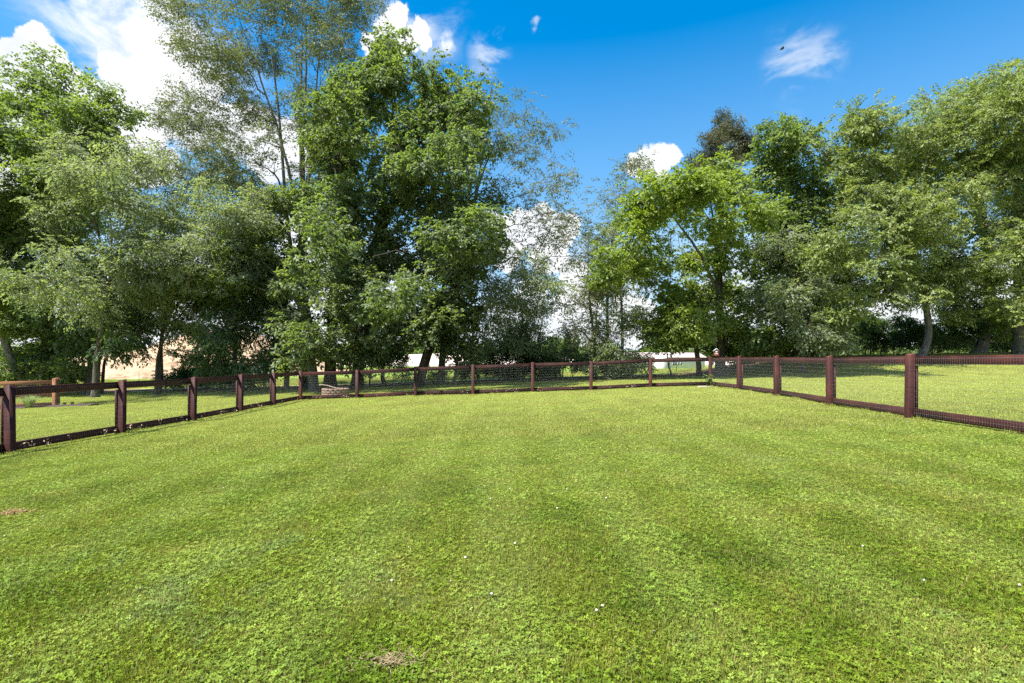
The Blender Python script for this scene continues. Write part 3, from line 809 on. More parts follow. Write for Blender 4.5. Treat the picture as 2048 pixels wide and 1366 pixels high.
tree('tall_right_tree', 'tall tree with a thick leaning trunk near the right edge', 'tree', 31,
     [(1956, 745), (1966, 700), (1980, 650), (1986, 560), (1978, 440), (1960, 300)], 0.33,
     [(1900, 225, 34, 36), (1950, 195, 36, 36), (1900, 280, 60, 45), (1965, 250, 55, 45), (1880, 360, 55, 42), (1950, 350, 60, 45), (1900, 440, 60, 38), (1975, 450, 55, 42), (1930, 530, 60, 34), (1900, 600, 60, 30), (1960, 610, 50, 28), (2000, 540, 45, 36), (1850, 250, 45, 40), (1860, 310, 45, 36), (2000, 330, 45, 40), (1840, 540, 45, 30)],
     'yellow', 'bark_grey', dens=0.95)
tree('edge_tree', 'tallest yellow green tree cut off by the right edge of the photo', 'tree', 29,
     [(2040, 745), (2038, 660), (2036, 560), (2040, 400), (2050, 270), (2060, 170)], 0.30,
     [(2030, 185, 40, 40), (2085, 140, 60, 50), (2010, 250, 42, 42), (2070, 210, 60, 55), (2030, 310, 55, 45), (2110, 320, 80, 80), (2020, 400, 50, 42), (2080, 420, 60, 50), (2040, 490, 55, 38), (2110, 520, 70, 60), (2020, 570, 50, 34), (2080, 610, 60, 40), (2030, 640, 45, 24)],
     'yellow', 'bark_grey', dens=0.95)
# dark undergrowth: shrubs
def shrub(label, Z, lobes, sp='shrub', dens=1.2, name='shrub', spr=26, group=None):
    bx = sum(l[0] for l in lobes) / len(lobes)
    st = []
    for l in lobes[:4]:
        st.append(((l[0], 780), (l[0] + random.uniform(-8, 8), l[1] + 4), 0.04))
    return tree(name, label, 'shrub', Z, [(bx, 780), (bx + 3, lobes[0][1] + 6), (bx, lobes[0][1] - 4)], 0.05, lobes, sp, 'bark_dark', dens=dens, spr=spr, sig=0.34, stems=st, scale=0.85, wob=0.02, group=group, fork=False)
shrub('dark rounded thicket behind the fourth and fifth back fence bays', 36, [(1000, 700, 50, 26), (1050, 695, 50, 30), (1085, 715, 40, 24), (975, 735, 40, 20), (1030, 740, 50, 18), (1080, 742, 34, 16)], dens=2.2)
shrub('light green brush below the leaning oak limb', 38, [(920, 735, 36, 18), (955, 725, 34, 18), (895, 745, 30, 14)], 'lightshrub')
shrub('light green brush right of the slim dark trunk', 38, [(790, 735, 30, 18), (815, 745, 30, 14)], 'lightshrub', dens=0.9)
shrub('sunlit brush between the thicket and the pair of slim stems', 38, [(1120, 710, 34, 20), (1145, 725, 34, 16), (1110, 738, 30, 16)], 'shrub', dens=1.5)
shrub('dark brush under the pale slim stem', 35, [(1222, 738, 34, 14), (1245, 744, 24, 10), (1200, 742, 30, 12)], dens=1.9)
shrub('bright green shrub behind the right back corner', 37, [(1440, 738, 26, 10), (1480, 700, 45, 20), (1520, 705, 36, 16)], 'lightshrub', dens=1.0)
shrub('deep dark holly thicket under the green ash', 34, [(1540, 690, 46, 22), (1590, 700, 46, 18), (1640, 690, 46, 22)], dens=2.2)
shrub('deep dark holly thicket under the wide pale tree', 33, [(1690, 670, 50, 30), (1740, 660, 50, 32), (1790, 670, 50, 30), (1700, 710, 60, 16), (1780, 712, 60, 16)], dens=2.2)
shrub('dark green thicket right of the curved trunk', 34, [(1840, 660, 44, 34), (1880, 665, 44, 32), (1870, 705, 60, 18)], dens=2.0)
shrub('green brush filling in behind the right edge trunk', 35, [(1960, 655, 50, 34), (2010, 670, 46, 30), (2060, 660, 50, 34), (1990, 708, 70, 16)], 'maple', dens=1.8)
shrub('light brush at the foot of the far left maple', 36, [(150, 755, 40, 18), (110, 765, 40, 16)], 'lightshrub', dens=1.0)
shrub('dark brush beneath the large leaved tree', 35, [(500, 755, 40, 18), (540, 752, 36, 18), (460, 758, 36, 16)], 'shrub', dens=1.1)
shrub('low brush in front of the dirt hill', 38, [(390, 752, 40, 16), (430, 750, 40, 16), (350, 762, 30, 10)], 'shrub', dens=1.1)

# distant tree belt seen as one mass
pp = []; 
rr = np.random.default_rng(5)
n = 5200
xx = rr.uniform(-420, 420, n); yb = rr.uniform(400, 450, n)
top = 12 + 4 * np.sin(xx * 0.05) + 3 * np.sin(xx * 0.17 + 1) + rr.normal(0, 1.2, n)
zz = -3 + rr.random(n) ** 0.6 * np.clip(top, 4, 30)
far_src = []
SPR['far'] = scatter_group('scatter_far', [make_sprig('far_sprig', M['leaf_maple'], n=26, L0=0.5, ln=0.16, w=0.13, seed=s) for s in (1, 2, 3)])
fo = scatter_obj('distant_trees', np.stack([xx, yb, zz], 1), rr.uniform(-3, 3, (n, 3)), rr.uniform(8, 14, n), rr.integers(0, 3, n), SPR['far'])
tag(fo, 'belt of small green trees on the horizon far beyond the fields', 'tree belt', kind='stuff')

# ------------------------------------------------------------------ fences
def unit(v): v = np.asarray(v, float); return v / np.linalg.norm(v)
def post_mesh(mb_name, w, h, slant, mat, top_mat):
    """post standing on z=0 going up h; slanted cut top"""
    b = 0.006; hw = w / 2
    sec = [(-hw + b, -hw), (hw - b, -hw), (hw, -hw + b), (hw, hw - b), (hw - b, hw), (-hw + b, hw), (-hw, hw - b), (-hw, -hw + b)]
    v = [(x, y, -0.35) for x, y in sec] + [(x, y, h + slant * (x / w)) for x, y in sec]
    f = [[i, (i + 1) % 8, (i + 1) % 8 + 8, i + 8] for i in range(8)]
    me = mesh_np(mb_name, v, [f, [list(range(15, 7, -1))[::-1]]], mat)
    me.materials.append(top_mat)
    me.polygons[8].material_index = 1
    return me
def beam(name, p0, p1, hgt, th, mat, parent, base, bev=0.004):
    """board between two points (3d), object x axis runs along it so the grain follows"""
    p0 = np.asarray(p0, float); p1 = np.asarray(p1, float)
    d = p1 - p0; ln = np.linalg.norm(d)
    mb = MB(); mb.box((0, 0, 0), (ln, th, hgt), bev=bev)
    o = mb.build(name, mat, parent)
    ax = d / ln
    s = unit(np.cross((0, 0, 1), ax)); u = np.cross(ax, s)
    mt = mathutils.Matrix([[ax[0], s[0], u[0], 0], [ax[1], s[1], u[1], 0], [ax[2], s[2], u[2], 0], [0, 0, 0, 1]])
    mt.translation = mathutils.Vector((p0 + p1) / 2 - base)
    o.matrix_local = mt
    return o
def upright(name, p, w, d, h, yaw, mat, parent, base, z0=-0.02):
    mb = MB(); mb.box((0, 0, 0), (h, d, w), bev=0.003)
    o = mb.build(name, mat, parent)
    ax = np.array([0, 0, 1.0]); s = np.array([math.cos(yaw), math.sin(yaw), 0]); u = np.cross(ax, s)
    mt = mathutils.Matrix([[0, s[0], u[0], 0], [0, s[1], u[1], 0], [1, s[2], u[2], 0], [0, 0, 0, 1]])
    mt.translation = mathutils.Vector(np.array([p[0], p[1], p[2] + z0 + h / 2]) - base)
    o.matrix_local = mt
    return o
PW = 0.118; RH = 0.15; RT = 0.038
def fence(label, posts, outward, heights, skip_first=False, corner_flags=(), group=None, slant=0.03, wire_r=0.0005, extra=()):
    """posts: list of (x,y); outward: +1 / -1 side (left normal of the run) on which the rails sit"""
    P = [np.array([x, y, float(terrain(x, y))]) for x, y in posts]
    base = P[0].copy()
    root = empty('wood_and_wire_fence', tuple(base), label, 'fence', group)
    for i, p in enumerate(P):
        if skip_first and i == 0: continue
        d = unit((P[min(i + 1, len(P) - 1)] - P[max(i - 1, 0)])[:2])
        yaw = math.atan2(d[1], d[0])
        me = post_mesh('post', PW, heights[i] + 0.02, slant * (1 if outward < 0 else -1) * 0 + (0 if i in corner_flags else slant), M['stain'], M['endgrain'])
        o = add('post', me, root, tuple(p - base))
        o.rotation_euler = (random.uniform(-.014, .014), random.uniform(-.014, .014), yaw - math.pi / 2 if abs(d[0]) > 0.7 else (yaw if outward > 0 else yaw))
        o.rotation_euler[2] = {True: 0.0}.get(abs(d[0]) > 0.7, 0.0) + random.uniform(-.02, .02)
        if i in corner_flags: continue
        nrm = np.array([-d[1], d[0], 0]) * outward
        q = p + nrm * (PW / 2 + RT + 0.021)
        upright('batten', q, 0.085, 0.036, heights[i] - 0.02 - RH - 0.004, yaw + math.pi / 2, M['stain'], root, base)
    for i in range(len(P) - 1):
        a, b = P[i], P[i + 1]
        d = unit(b - a); d2 = unit((b - a)[:2]); nrm = np.array([-d2[1], d2[0], 0]) * outward
        off = nrm * (PW / 2 + RT / 2 + 0.001)
        ha, hb = heights[i], heights[i + 1]
        up = np.array([0, 0, 1.0])
        g = 0.002
        beam('rail', a + off + up * (ha - 0.02 - RH / 2) + d * g, b + off + up * (hb - 0.02 - RH / 2) - d * g, RH, RT, M['stain'], root, base)
        beam('rail', a + off + up * (0.05 + RH / 2) + d * g, b + off + up * (0.05 + RH / 2) - d * g, RH, RT, M['stain'], root, base)
        # welded wire mesh on the inner face of the rails, between the posts
        inner = nrm * (PW / 2 - 0.004)
        mb = MB(); ln = np.linalg.norm((b - a)[:2])
        k = int((ln - PW) / 0.0508)
        r_ = random.Random(i)
        for j in range(k + 1):
            s = (PW / 2 + j * 0.0508 + 0.01) / ln
            if s > 1 - PW / 2 / ln: break
            p = a + (b - a) * s + inner
            hh = ha + (hb - ha) * s
            mb.tube([p + up * 0.07 - base, p + up * (hh - 0.05) - base], wire_r, 4)
        for j in range(11):
            zf = 0.12 + j * 0.1016
            if zf > min(ha, hb) - 0.06: break
            mb.tube([a + d * PW / 2 + inner * 1.0 + up * zf - base - nrm * wire_r * 2, b - d * PW / 2 + inner * 1.0 + up * zf - base - nrm * wire_r * 2], wire_r, 4)
        mb.build('wire_mesh', M['wire'], root)
    return root, P
Lp = [(-8.97, 6.85), (-8.89, 9.3), (-8.84, 11.9), (-8.74, 14.4), (-8.68, 16.8), (-8.75, 19.3), (-8.74, 21.7)]
xb = [(601, 21.75), (714, 21.72), (831, 21.7), (946, 21.7), (1065, 21.68), (1182, 21.68), (1301, 21.66), (1421, 21.65)]
Bp = [((a - 1024) / 1050.0 * z, z) for a, z in xb]
Rp = [((1421 - 1024) / 1050. * 21.65, 21.65), (8.10, 18.75), (7.98, 15.85), (7.77, 12.85), (7.49, 9.9), (7.3, 6.95)]
for i in range(len(Lp)):
    pass
left_fence, LP3 = fence('dark red brown wood and wire fence run on the left side of the lawn', Lp, 1, [1.21] * 7, corner_flags=(6,))
back_fence, BP3 = fence('dark red brown wood and wire fence run along the back of the lawn', Bp, 1, [1.20, 1.19, 1.21, 1.24, 1.24, 1.22, 1.23, 1.21], skip_first=True, corner_flags=(0, 7), slant=0.0)
right_fence, RP3 = fence('dark red brown wood and wire fence run on the right side of the lawn', Rp, 1, [1.21, 1.21, 1.2, 1.2, 1.2, 1.2], skip_first=True, corner_flags=(0,), slant=0.03)

# orange cedar garden fence outside on the left
def cedar_fence():
    pa = [(-19.5, 22.4), (-22.0, 21.9), (-24.5, 21.4)]
    P = [np.array([x, y, float(terrain(x, y))]) for x, y in pa]
    base = P[0].copy()
    root = empty('cedar_fence', tuple(base), 'orange cedar rail fence round a garden bed outside at the far left', 'fence')
    up = np.array([0, 0, 1.0])
    for p in P:
        o = add('post', post_mesh('post', 0.14, 1.22, 0.0, M['cedar_wood'], M['cedar_wood']), root, tuple(p - base))
    q = np.array([-21.3, 24.6, float(terrain(-21.3, 24.6))])
    o = add('post', post_mesh('post', 0.14, 1.2, 0.0, M['cedar_wood'], M['cedar_wood']), root, tuple(q - base))
    for a, b in ((P[0], P[1]), (P[1], P[2]), (P[0], q)):
        d = unit(b - a)
        for z in (1.06, 0.55, 0.12):
            beam('rail', a + up * z + d * 0.075, b + up * z - d * 0.075, 0.17, 0.04, M['cedar_wood'], root, base)
    mb = MB()
    for a, b in ((P[0], P[1]), (P[1], P[2])):
        ln = np.linalg.norm(b - a)
        for j in range(int(ln / 0.1)):
            p = a + (b - a) * (j + .5) * 0.1 / ln + np.array([0, -0.03, 0])
            mb.tube([p + up * 0.1 - base, p + up * 1.05 - base], 0.002, 4)
    mb.build('wire_mesh', M['wire'], root)
cedar_fence()
# mulch bed along it
vv = []; ff = []
for i in range(40):
    s = i / 39
    x = -24.5 + s * 6.6; y0 = 21.2 + s * 1.25
    for k, off in enumerate((-0.28, -0.1, 0.15, 0.5)):
        w = off + (random.uniform(-.08, .08)) * (1 if k in (0,) else 0.3)
        hgt = (0.01, 0.07, 0.08, 0.02)[k] + random.uniform(-.01, .02)
        vv.append((x, y0 + w, float(terrain(x, y0 + w)) + hgt))
for i in range(39):
    for k in range(3):
        a = i * 4 + k; ff.append([a, a + 4, a + 5, a + 1][::-1])
tag(add('mulch_bed', mesh_np('mulch_bed', vv, [np.array(ff)[:, ::-1]], M['mulch'], True)), 'narrow dark mulch strip along the foot of the orange cedar fence', 'mulch bed')

# ------------------------------------------------------------------ small things
def blade_plant(name, label, cat, x, y, n, h, w, mat, spread=0.5, seed=3):
    r = np.random.default_rng(seed)
    z = float(terrain(x, y)); root = empty(name, (x, y, z), label, cat)
    v = []; f = []
    for i in range(n):
        a = r.uniform(0, 6.283); ln = h * r.uniform(0.6, 1.15); out_ = spread * r.uniform(0.3, 1)
        b = np.array([math.cos(a), math.sin(a), 0]); s = np.array([-b[1], b[0], 0]) * w / 2
        p = [b * r.uniform(0, .12), b * (.1 + out_ * 0.4 * ln) + np.array([0, 0, .75 * ln]), b * (.1 + out_ * ln) + np.array([0, 0, ln * r.uniform(.45, 1.0)])]
        k = len(v)
        v += [p[0] - s, p[0] + s, p[1] + s, p[1] - s, p[2]]
        f += [[k, k + 1, k + 2], [k, k + 2, k + 3], [k + 3, k + 2, k + 4]]
    me = mesh_np('leaves', v, [f], mat); put_rnd(me, r.random(len(v)))
    add('leaves', me, root)
    return root
blade_plant('ornamental_grass', 'arching clump of ornamental grass at the foot of the cedar fence', 'plant', -20.0, 21.75, 320, 0.62, 0.008, M['leaf_pale'], 0.85)

# block ring (fire ring) behind the back fence
def block_ring():
    cx, cy = (671 - 1024) / 1050.0 * 25.0, 25.0
    z = float(terrain(cx, cy)); root = empty('fire_ring', (cx, cy, z), 'low round ring of stacked pinkish blocks behind the back fence', 'fire ring')
    R = 0.55; n = 16
    mb = MB()
    an = 2 * math.pi / n
    bl = 2 * (R) * math.tan(an / 2) - 0.008
    mb.box((0, 0, 0), (bl, 0.14, 0.108), bev=0.01)
    me = None
    for c in range(3):
        for i in range(n):
            if c == 2 and 9 <= i <= 13 and False: continue
            a = i * an + (an / 2 if c % 2 else 0) + random.uniform(-.01, .01)
            if me is None:
                o = mb.build('block', M['brick'], root); me = o.data
            else:
                o = add('block', me, root)
            o.location = (R * math.cos(a), R * math.sin(a), 0.05 + c * 0.113)
            o.rotation_euler = (0, random.uniform(-.01, .01), a + math.pi / 2)
    return cx, cy, z
rx, ry, rz = block_ring()
mb = MB(); mb.tube([(-0.75, -0.05, 0.52), (-0.35, -0.1, 0.47), (0.0, -0.3, 0.40), (0.25, -0.5, 0.385)], [0.02, 0.022, 0.018, 0.010], 6, True)
o = mb.build('fallen_branch', M['dry_branch'], None, True, (rx, ry, rz)); tag(o, 'bleached stick lying across the top of the round block ring', 'branch')

# birdhouse hanging from the maple
def birdhouse():
    Z = 23.4
    c = at(1432, 706, Z); root = empty('birdhouse', tuple(c), 'small red barn shaped bird feeder hanging above the right back corner post', 'bird feeder')
    yaw = mathutils.Matrix.Rotation(0.45, 4, 'Z')
    root.rotation_euler = (0, 0, -0.25)
    w, d, h = 0.20, 0.27, 0.22
    v = [(-w/2, -d/2, -h/2), (w/2, -d/2, -h/2), (w/2, d/2, -h/2), (-w/2, d/2, -h/2), (-w/2, -d/2, h/2 - .03), (w/2, -d/2, h/2 - .03), (w/2, d/2, h/2 - .03), (-w/2, d/2, h/2 - .03), (0, -d/2, h/2 + .06), (0, d/2, h/2 + .06)]
    me = mesh_np('body', v, [[[0, 3, 2, 1], [0, 4, 7, 3], [1, 2, 6, 5], [0, 1, 5, 4], [2, 3, 7, 6]], [[4, 5, 8], [6, 7, 9]]], M['red_paint'])
    add('body', me, root)
    mb = MB(); sl = math.atan2(0.09, w / 2)
    for s in (-1, 1):
        ax = np.array([[s * math.cos(sl), 0, -math.sin(sl)], [0, 1, 0], [s * math.sin(sl), 0, math.cos(sl)]])
        mb.box((s * (w / 4 + 0.012), 0, h / 2 + 0.028), (0.17, d + 0.07, 0.012), ax)
    mb.build('roof', M['roof_tin'], root)
    mb = MB(); mb.box((0, -d / 2 - 0.004, 0.045), (0.075, 0.006, 0.075)); mb.build('door', M['white'], root)
    mb = MB(); mb.box((0, -d / 2 - 0.02, -h / 2 - 0.006), (w + .05, 0.06, 0.012)); mb.build('ledge', M['red_paint'], root)
    for xx_ in (-.06, -.02, .02, .06):
        mb = MB(); mb.box((xx_, -d / 2 - 0.005, -0.05), (0.012, 0.006, 0.09)); mb.build('slat', M['white'], root)
    mb = MB(); mb.tube([(0, 0, h / 2 + 0.05), (0, 0, 1.0), (0.02, 0.0, 1.6)], 0.0025, 5); mb.build('cord', M['cord'], root)
birdhouse()

# flat stone and leafy weed in the back right corner
cx, cy = (1414 - 1024) / 1050. * 21.2, 21.25
st = []
for i in range(12):
    a = i / 12 * 6.283
    st.append((0.36 * math.cos(a) * random.uniform(.85, 1.1), 0.20 * math.sin(a) * random.uniform(.85, 1.1)))
v = [(x, y, -0.03) for x, y in st] + [(x * .96, y * .96, 0.05) for x, y in st]
f = [[i, (i + 1) % 12, (i + 1) % 12 + 12, i + 12] for i in range(12)]
me = mesh_np('stepping_stone', v, [f, [list(range(12, 24))]], M['stone'])
tag(add('stepping_stone', me, None, (cx, cy, float(terrain(cx, cy)))), 'pale flat stone at the foot of the right back corner post', 'stone')
def leafy_weed(label, x, y, h, n, seed, rad=0.22):
    r = np.random.default_rng(seed); z = float(terrain(x, y))
    root = empty('leafy_weed', (x, y, z), label, 'plant')
    mb = MB(); B = []; D = []
    for i in range(9):
        a = r.uniform(0, 6.283); top = np.array([math.cos(a) * rad * r.uniform(.2, 1), math.sin(a) * rad * .5 * r.uniform(.2, 1) , h * r.uniform(.35, 1)])
        mb.tube([(0, 0, 0), top * np.array([.3, .3, .6]), top], [0.006, .005, .003], 4)
        for k in range(n // 9):
            s = r.uniform(0.35, 1.02); B.append(top * s); aa = r.uniform(0, 6.283)
            D.append([math.cos(aa), math.sin(aa), r.normal(0.1, .3)])
    mb.build('stem', M['leaf_shrub'], root)
    B = np.array(B); D = np.array(D); k = len(B)
    up = np.stack([r.normal(0, .3, k), r.normal(-.3, .3, k), np.ones(k)], 1)
    v, f = leaf_quads(B, D, up, r.uniform(.06, .12, k), r.uniform(.05, .085, k))
    me = mesh_np('leaves', v, [f], M['leaf_light_shrub']); put_rnd(me, np.repeat(r.random(k), 4)); add('leaves', me, root)
leafy_weed('leafy light green weed growing against the right back corner post', cx + 0.03, cy - 0.08, 0.62, 90, 4)

# distant white building
def building():
    Z = 150.; K = Z / 1050.
    x0, x1 = (1255 - 1024) * K, (1410 - 1024) * K
    base = np.array([(x0 + x1) / 2, Z, -2.6]); root = empty('long_white_building', tuple(base), 'long low white building with a pinkish roof far behind the back fence', 'building')
    H = 3.35; hx = (x1 - x0) / 2; D = 12.0
    mb = MB(); mb.box((0, D / 2, H / 2), (2 * hx, D, H)); mb.build('wall', M['siding'], root)
    v = [(-hx - .4, -.5, H), (hx + .4, -.5, H), (hx + .4, D + .5, H), (-hx - .4, D + .5, H), (-hx - .4, D / 2, H + 1.5), (hx + .4, D / 2, H + 1.5)]
    add('roof', mesh_np('roof', v, [[[0, 1, 5, 4], [2, 3, 4, 5]], [[0, 4, 3], [1, 2, 5]]], M['roof_pink']), root)
    # projecting gable
    gx = (1320 - 1024) * K - base[0]
    v = [(gx - 1.6, -2, 0), (gx + 1.6, -2, 0), (gx + 1.6, -.01, 0), (gx - 1.6, -.01, 0), (gx - 1.6, -2, H - .2), (gx + 1.6, -2, H - .2), (gx + 1.6, -.01, H - .2), (gx - 1.6, -.01, H - .2), (gx, -2, H + 1.0), (gx, -.01, H + 1.0)]
    add('gable', mesh_np('gable', v, [[[0, 4, 7, 3], [1, 2, 6, 5], [0, 1, 5, 4], [4, 8, 9, 7], [5, 6, 9, 8]], [[4, 5, 8]]], M['siding']), root)
    first = None
    for px in (1284, 1289.5, 1295, 1329, 1338, 1347, 1351, 1357, 1362):
        x = (px - 1024) * K - base[0]
        mb = MB(); mb.box((x, -0.03, 1.55), (0.62, 0.08, 0.95)); f = mb.build('window', M['white'], root)
        mb = MB(); mb.box((x, -0.08, 1.55), (0.46, 0.04, 0.78)); mb.build('pane', M['window_glass'], f)
building()

# thin steel posts of a field fence beyond the trees
for i, (px, Z_, lab) in enumerate([(1318, 46, 'thin dark steel field post seen through the last back fence bay'), (278, 48, 'thin dark steel field post in front of the dirt hill'), (1352, 40, 'thin slanting dark steel post near the distant white building')]):
    x = (px - 1024) / 1050. * Z_; z = float(terrain(x, Z_))
    mb = MB(); mb.box((0, 0, 0.55), (0.04, 0.012, 1.3)); mb.box((0, 0.018, 0.55), (0.012, 0.024, 1.3)); 
    o = mb.build('steel_post', M['black_metal'], None, False, (x, Z_, z)); tag(o, lab, 'post', 'steel field posts beyond the trees')
    if i == 2: o.rotation_euler = (0, 0.12, 0)

# bird in the sky
c = at(1564, 98, 90)
v = [(-.28, 0, 0), (0, .07, .03), (.30, 0, .0), (0, -.07, .03), (0, 0, -.05), (-.02, .0, .07), (-.12, .55, .14), (.12, .5, .12), (-.12, -.55, .14), (.12, -.5, .12)]
me = mesh_np('bird', v, [[[0, 1, 5], [1, 2, 5], [0, 5, 3], [3, 5, 2], [0, 4, 1], [1, 4, 2], [0, 3, 4], [3, 2, 4], [0, 6, 1], [1, 6, 7], [1, 7, 2], [0, 3, 8], [3, 9, 8], [3, 2, 9]]], M['bird_dark'])
tag(add('bird', me, None, tuple(c)), 'small dark bird in the sky by the thin wisp of cloud', 'bird')

# dry clippings caught on the lower rails and pale flecks on the wire
def clippings(P, nrm, spots, name, label, seed):
    r = np.random.default_rng(seed); B = []; D = []; 
    for bay, s, m_ in spots:
        a, b = P[bay], P[bay + 1]
        p = a + (b - a) * s + np.array([0, 0, 0.13]) + np.asarray(nrm) * (PW / 2 - 0.02)
        for k in range(m_):
            B.append(p + np.array([r.normal(0, .04), r.normal(0, .04) * (abs(nrm[0]) > .5), r.normal(0, .045)])); D.append(r.normal(0, 1, 3))
    B = np.array(B); D = np.array(D); k = len(B)
    v, f = leaf_quads(B, D, r.normal(0, 1, (k, 3)), r.uniform(.03, .075, k), r.uniform(.012, .03, k), .3, .4)
    me = mesh_np(name, v, [f], M['dry_leaf'])
    tag(add(name, me), label, 'dry clippings', kind='stuff')
r_ = random.Random(3)
clippings(LP3, (-1, 0, 0), [(1, .13, 14), (1, .17, 8), (1, .30, 14), (1, .5, 9), (1, .82, 22), (1, .92, 8), (2, .04, 9), (2, .12, 10), (2, .22, 6), (2, .5, 9), (2, .8, 9), (2, .86, 5), (3, .2, 4), (3, .55, 12), (3, .6, 12), (3, .66, 10), (3, .85, 10), (4, .3, 6), (4, .5, 12), (4, .56, 9), (4, .9, 4), (5, .3, 5), (5, .9, 4)],
          'dry_clippings', 'dry pale clippings caught along the lower rail of the left fence', 1)
clippings(BP3, (0, 1, 0), [(0, .12, 4), (0, .28, 12), (0, .35, 6), (0, .75, 14), (0, .82, 9), (1, .33, 4), (1, .5, 3), (1, .85, 4), (2, .8, 6), (2, .9, 4), (3, .4, 8), (3, .6, 10), (3, .7, 4), (4, .1, 10), (4, .15, 6), (4, .65, 4), (5, .28, 4), (5, .6, 9), (5, .72, 12)],
          'dry_clippings', 'dry pale clippings caught along the lower rail of the back fence', 2)

# ------------------------------------------------------------------ lawn: grass blades and clover, by geometry nodes
def grass_mat(name, trans, mul, dry):
    m, t, o = new_mat(name)
    g = N(t, 'ShaderNodeNewGeometry'); oi = N(t, 'ShaderNodeObjectInfo')
    at_ = N(t, 'ShaderNodeAttribute', attribute_name='rnd')
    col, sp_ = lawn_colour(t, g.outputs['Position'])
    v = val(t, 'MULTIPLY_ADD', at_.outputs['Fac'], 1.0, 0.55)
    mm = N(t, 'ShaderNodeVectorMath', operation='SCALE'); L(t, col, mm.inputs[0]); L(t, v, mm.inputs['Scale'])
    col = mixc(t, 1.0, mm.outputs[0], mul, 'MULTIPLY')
    col = mixc(t, mrange(t, at_.outputs['Fac'], 1 - dry, 1 - dry + .03, 0, 0.8), col, (0.42, 0.35, 0.16))
    d = N(t, 'ShaderNodeBsdfDiffuse'); L(t, col, d.inputs[0])
    tr = N(t, 'ShaderNodeBsdfTranslucent'); L(t, mixc(t, 1.0, col, (1.2, 1.25, 0.6), 'MULTIPLY'), tr.inputs[0])
    mx = N(t, 'ShaderNodeMixShader'); mx.inputs[0].default_value = trans
    L(t, d.outputs[0], mx.inputs[1]); L(t, tr.outputs[0], mx.inputs[2])
    gl = N(t, 'ShaderNodeBsdfGlossy'); gl.inputs['Roughness'].default_value = 0.6
    m2 = N(t, 'ShaderNodeMixShader'); m2.inputs[0].default_value = 0.012
    L(t, mx.outputs[0], m2.inputs[1]); L(t, gl.outputs[0], m2.inputs[2])
    L(t, m2.outputs[0], o.inputs[0])
    return m
M['blade'] = grass_mat('grass_blades', 0.35, (1.0, 1.0, 1.0), 0.10)
M['clover'] = grass_mat('clover_leaves', 0.35, (0.95, 1.15, 0.9), 0.0)
def grass_patch(name, seed, R, nb, nc, h=0.05, w=0.0045):
    r = np.random.default_rng(seed)
    V = []; F3 = []; RV = []; MI = []
    # blades
    a = r.uniform(0, 6.283, nb); rr_ = R * np.sqrt(r.random(nb)) * r.uniform(.7, 1.0, nb)
    b = np.stack([rr_ * np.cos(a), rr_ * np.sin(a), np.full(nb, -0.004)], 1)
    hd = r.uniform(0, 6.283, nb); lean = np.abs(r.normal(0.6, 0.45, nb)); ln = h * r.uniform(0.35, 1.05, nb)
    dirv = np.stack([np.cos(hd), np.sin(hd), np.zeros(nb)], 1)
    side = np.stack([-np.sin(hd), np.cos(hd), np.zeros(nb)], 1) * (w * r.uniform(.6, 1.3, nb))[:, None] / 2
    mid = b + dirv * (ln * np.sin(lean) * .4)[:, None] + np.array([0, 0, 1]) * (ln * .55 * np.cos(lean * .7))[:, None]
    tip = b + dirv * (ln * np.sin(lean))[:, None] + np.array([0, 0, 1]) * (ln * np.cos(lean))[:, None]
    v = np.stack([b - side, b + side, mid + side * .8, mid - side * .8, tip], 1).reshape(-1, 3)
    k = np.arange(nb)[:, None] * 5
    f = np.concatenate([k + [[0, 1, 2]], k + [[0, 2, 3]], k + [[3, 2, 4]]])
    V.append(v); F3.append(f); RV.append(np.repeat(r.random(nb), 5)); MI.append(np.zeros(len(f), int))
    n0 = len(v)
    if nc:
        a = r.uniform(0, 6.283, nc); rr_ = R * np.sqrt(r.random(nc)) * r.uniform(.7, 1.0, nc)
        c = np.stack([rr_ * np.cos(a), rr_ * np.sin(a), h * r.uniform(.25, .70, nc)], 1)
        s = r.uniform(0.006, 0.0125, nc)
        tx = r.normal(0, .28, nc); ty = r.normal(0, .28, nc)
        th0 = r.uniform(0, 6.283, nc)
        vs_ = []
        prof = [(0.0, 0.0), (0.75, 0.5), (1.15, 0.32), (1.02, 0), (1.15, -0.32), (0.75, -0.5)]
        for q in range(3):
            th = th0 + q * 2.094
            for (u_, w_) in prof:
                dx = (u_ * np.cos(th) - w_ * np.sin(th)) * s; dy = (u_ * np.sin(th) + w_ * np.cos(th)) * s
                vs_.append(np.stack([c[:, 0] + dx, c[:, 1] + dy, c[:, 2] + tx * dx + ty * dy + 0.15 * u_ * s], 1))
        v = np.stack(vs_, 1).reshape(-1, 3)
        k = np.arange(nc)[:, None] * 18 + n0
        fs = []
        for q in range(3):
            o_ = q * 6
            fs += [k + [[o_, o_ + 1, o_ + 2]], k + [[o_, o_ + 2, o_ + 3]], k + [[o_, o_ + 3, o_ + 4]], k + [[o_, o_ + 4, o_ + 5]]]
        f = np.concatenate(fs)
        V.append(v); F3.append(f); RV.append(np.repeat(r.random(nc), 18) * 0.9); MI.append(np.ones(len(f), int))
    me = mesh_np(name, np.concatenate(V), [np.concatenate(F3)], M['blade'])
    me.materials.append(M['clover'])
    me.polygons.foreach_set('material_index', np.concatenate(MI).astype(np.int32))
    put_rnd(me, np.concatenate(RV))
    return hidden_source(name, me)
near = [grass_patch('turf_patch', 20 + i, 0.34, nb, nc, h, w) for i, (nb, nc, h, w) in enumerate(
    [(3000, 170, .046, .0040), (2800, 260, .046, .0040), (2400, 380, .046, .0040), (3400, 110, .048, .0042), (3000, 200, .044, .004)])]
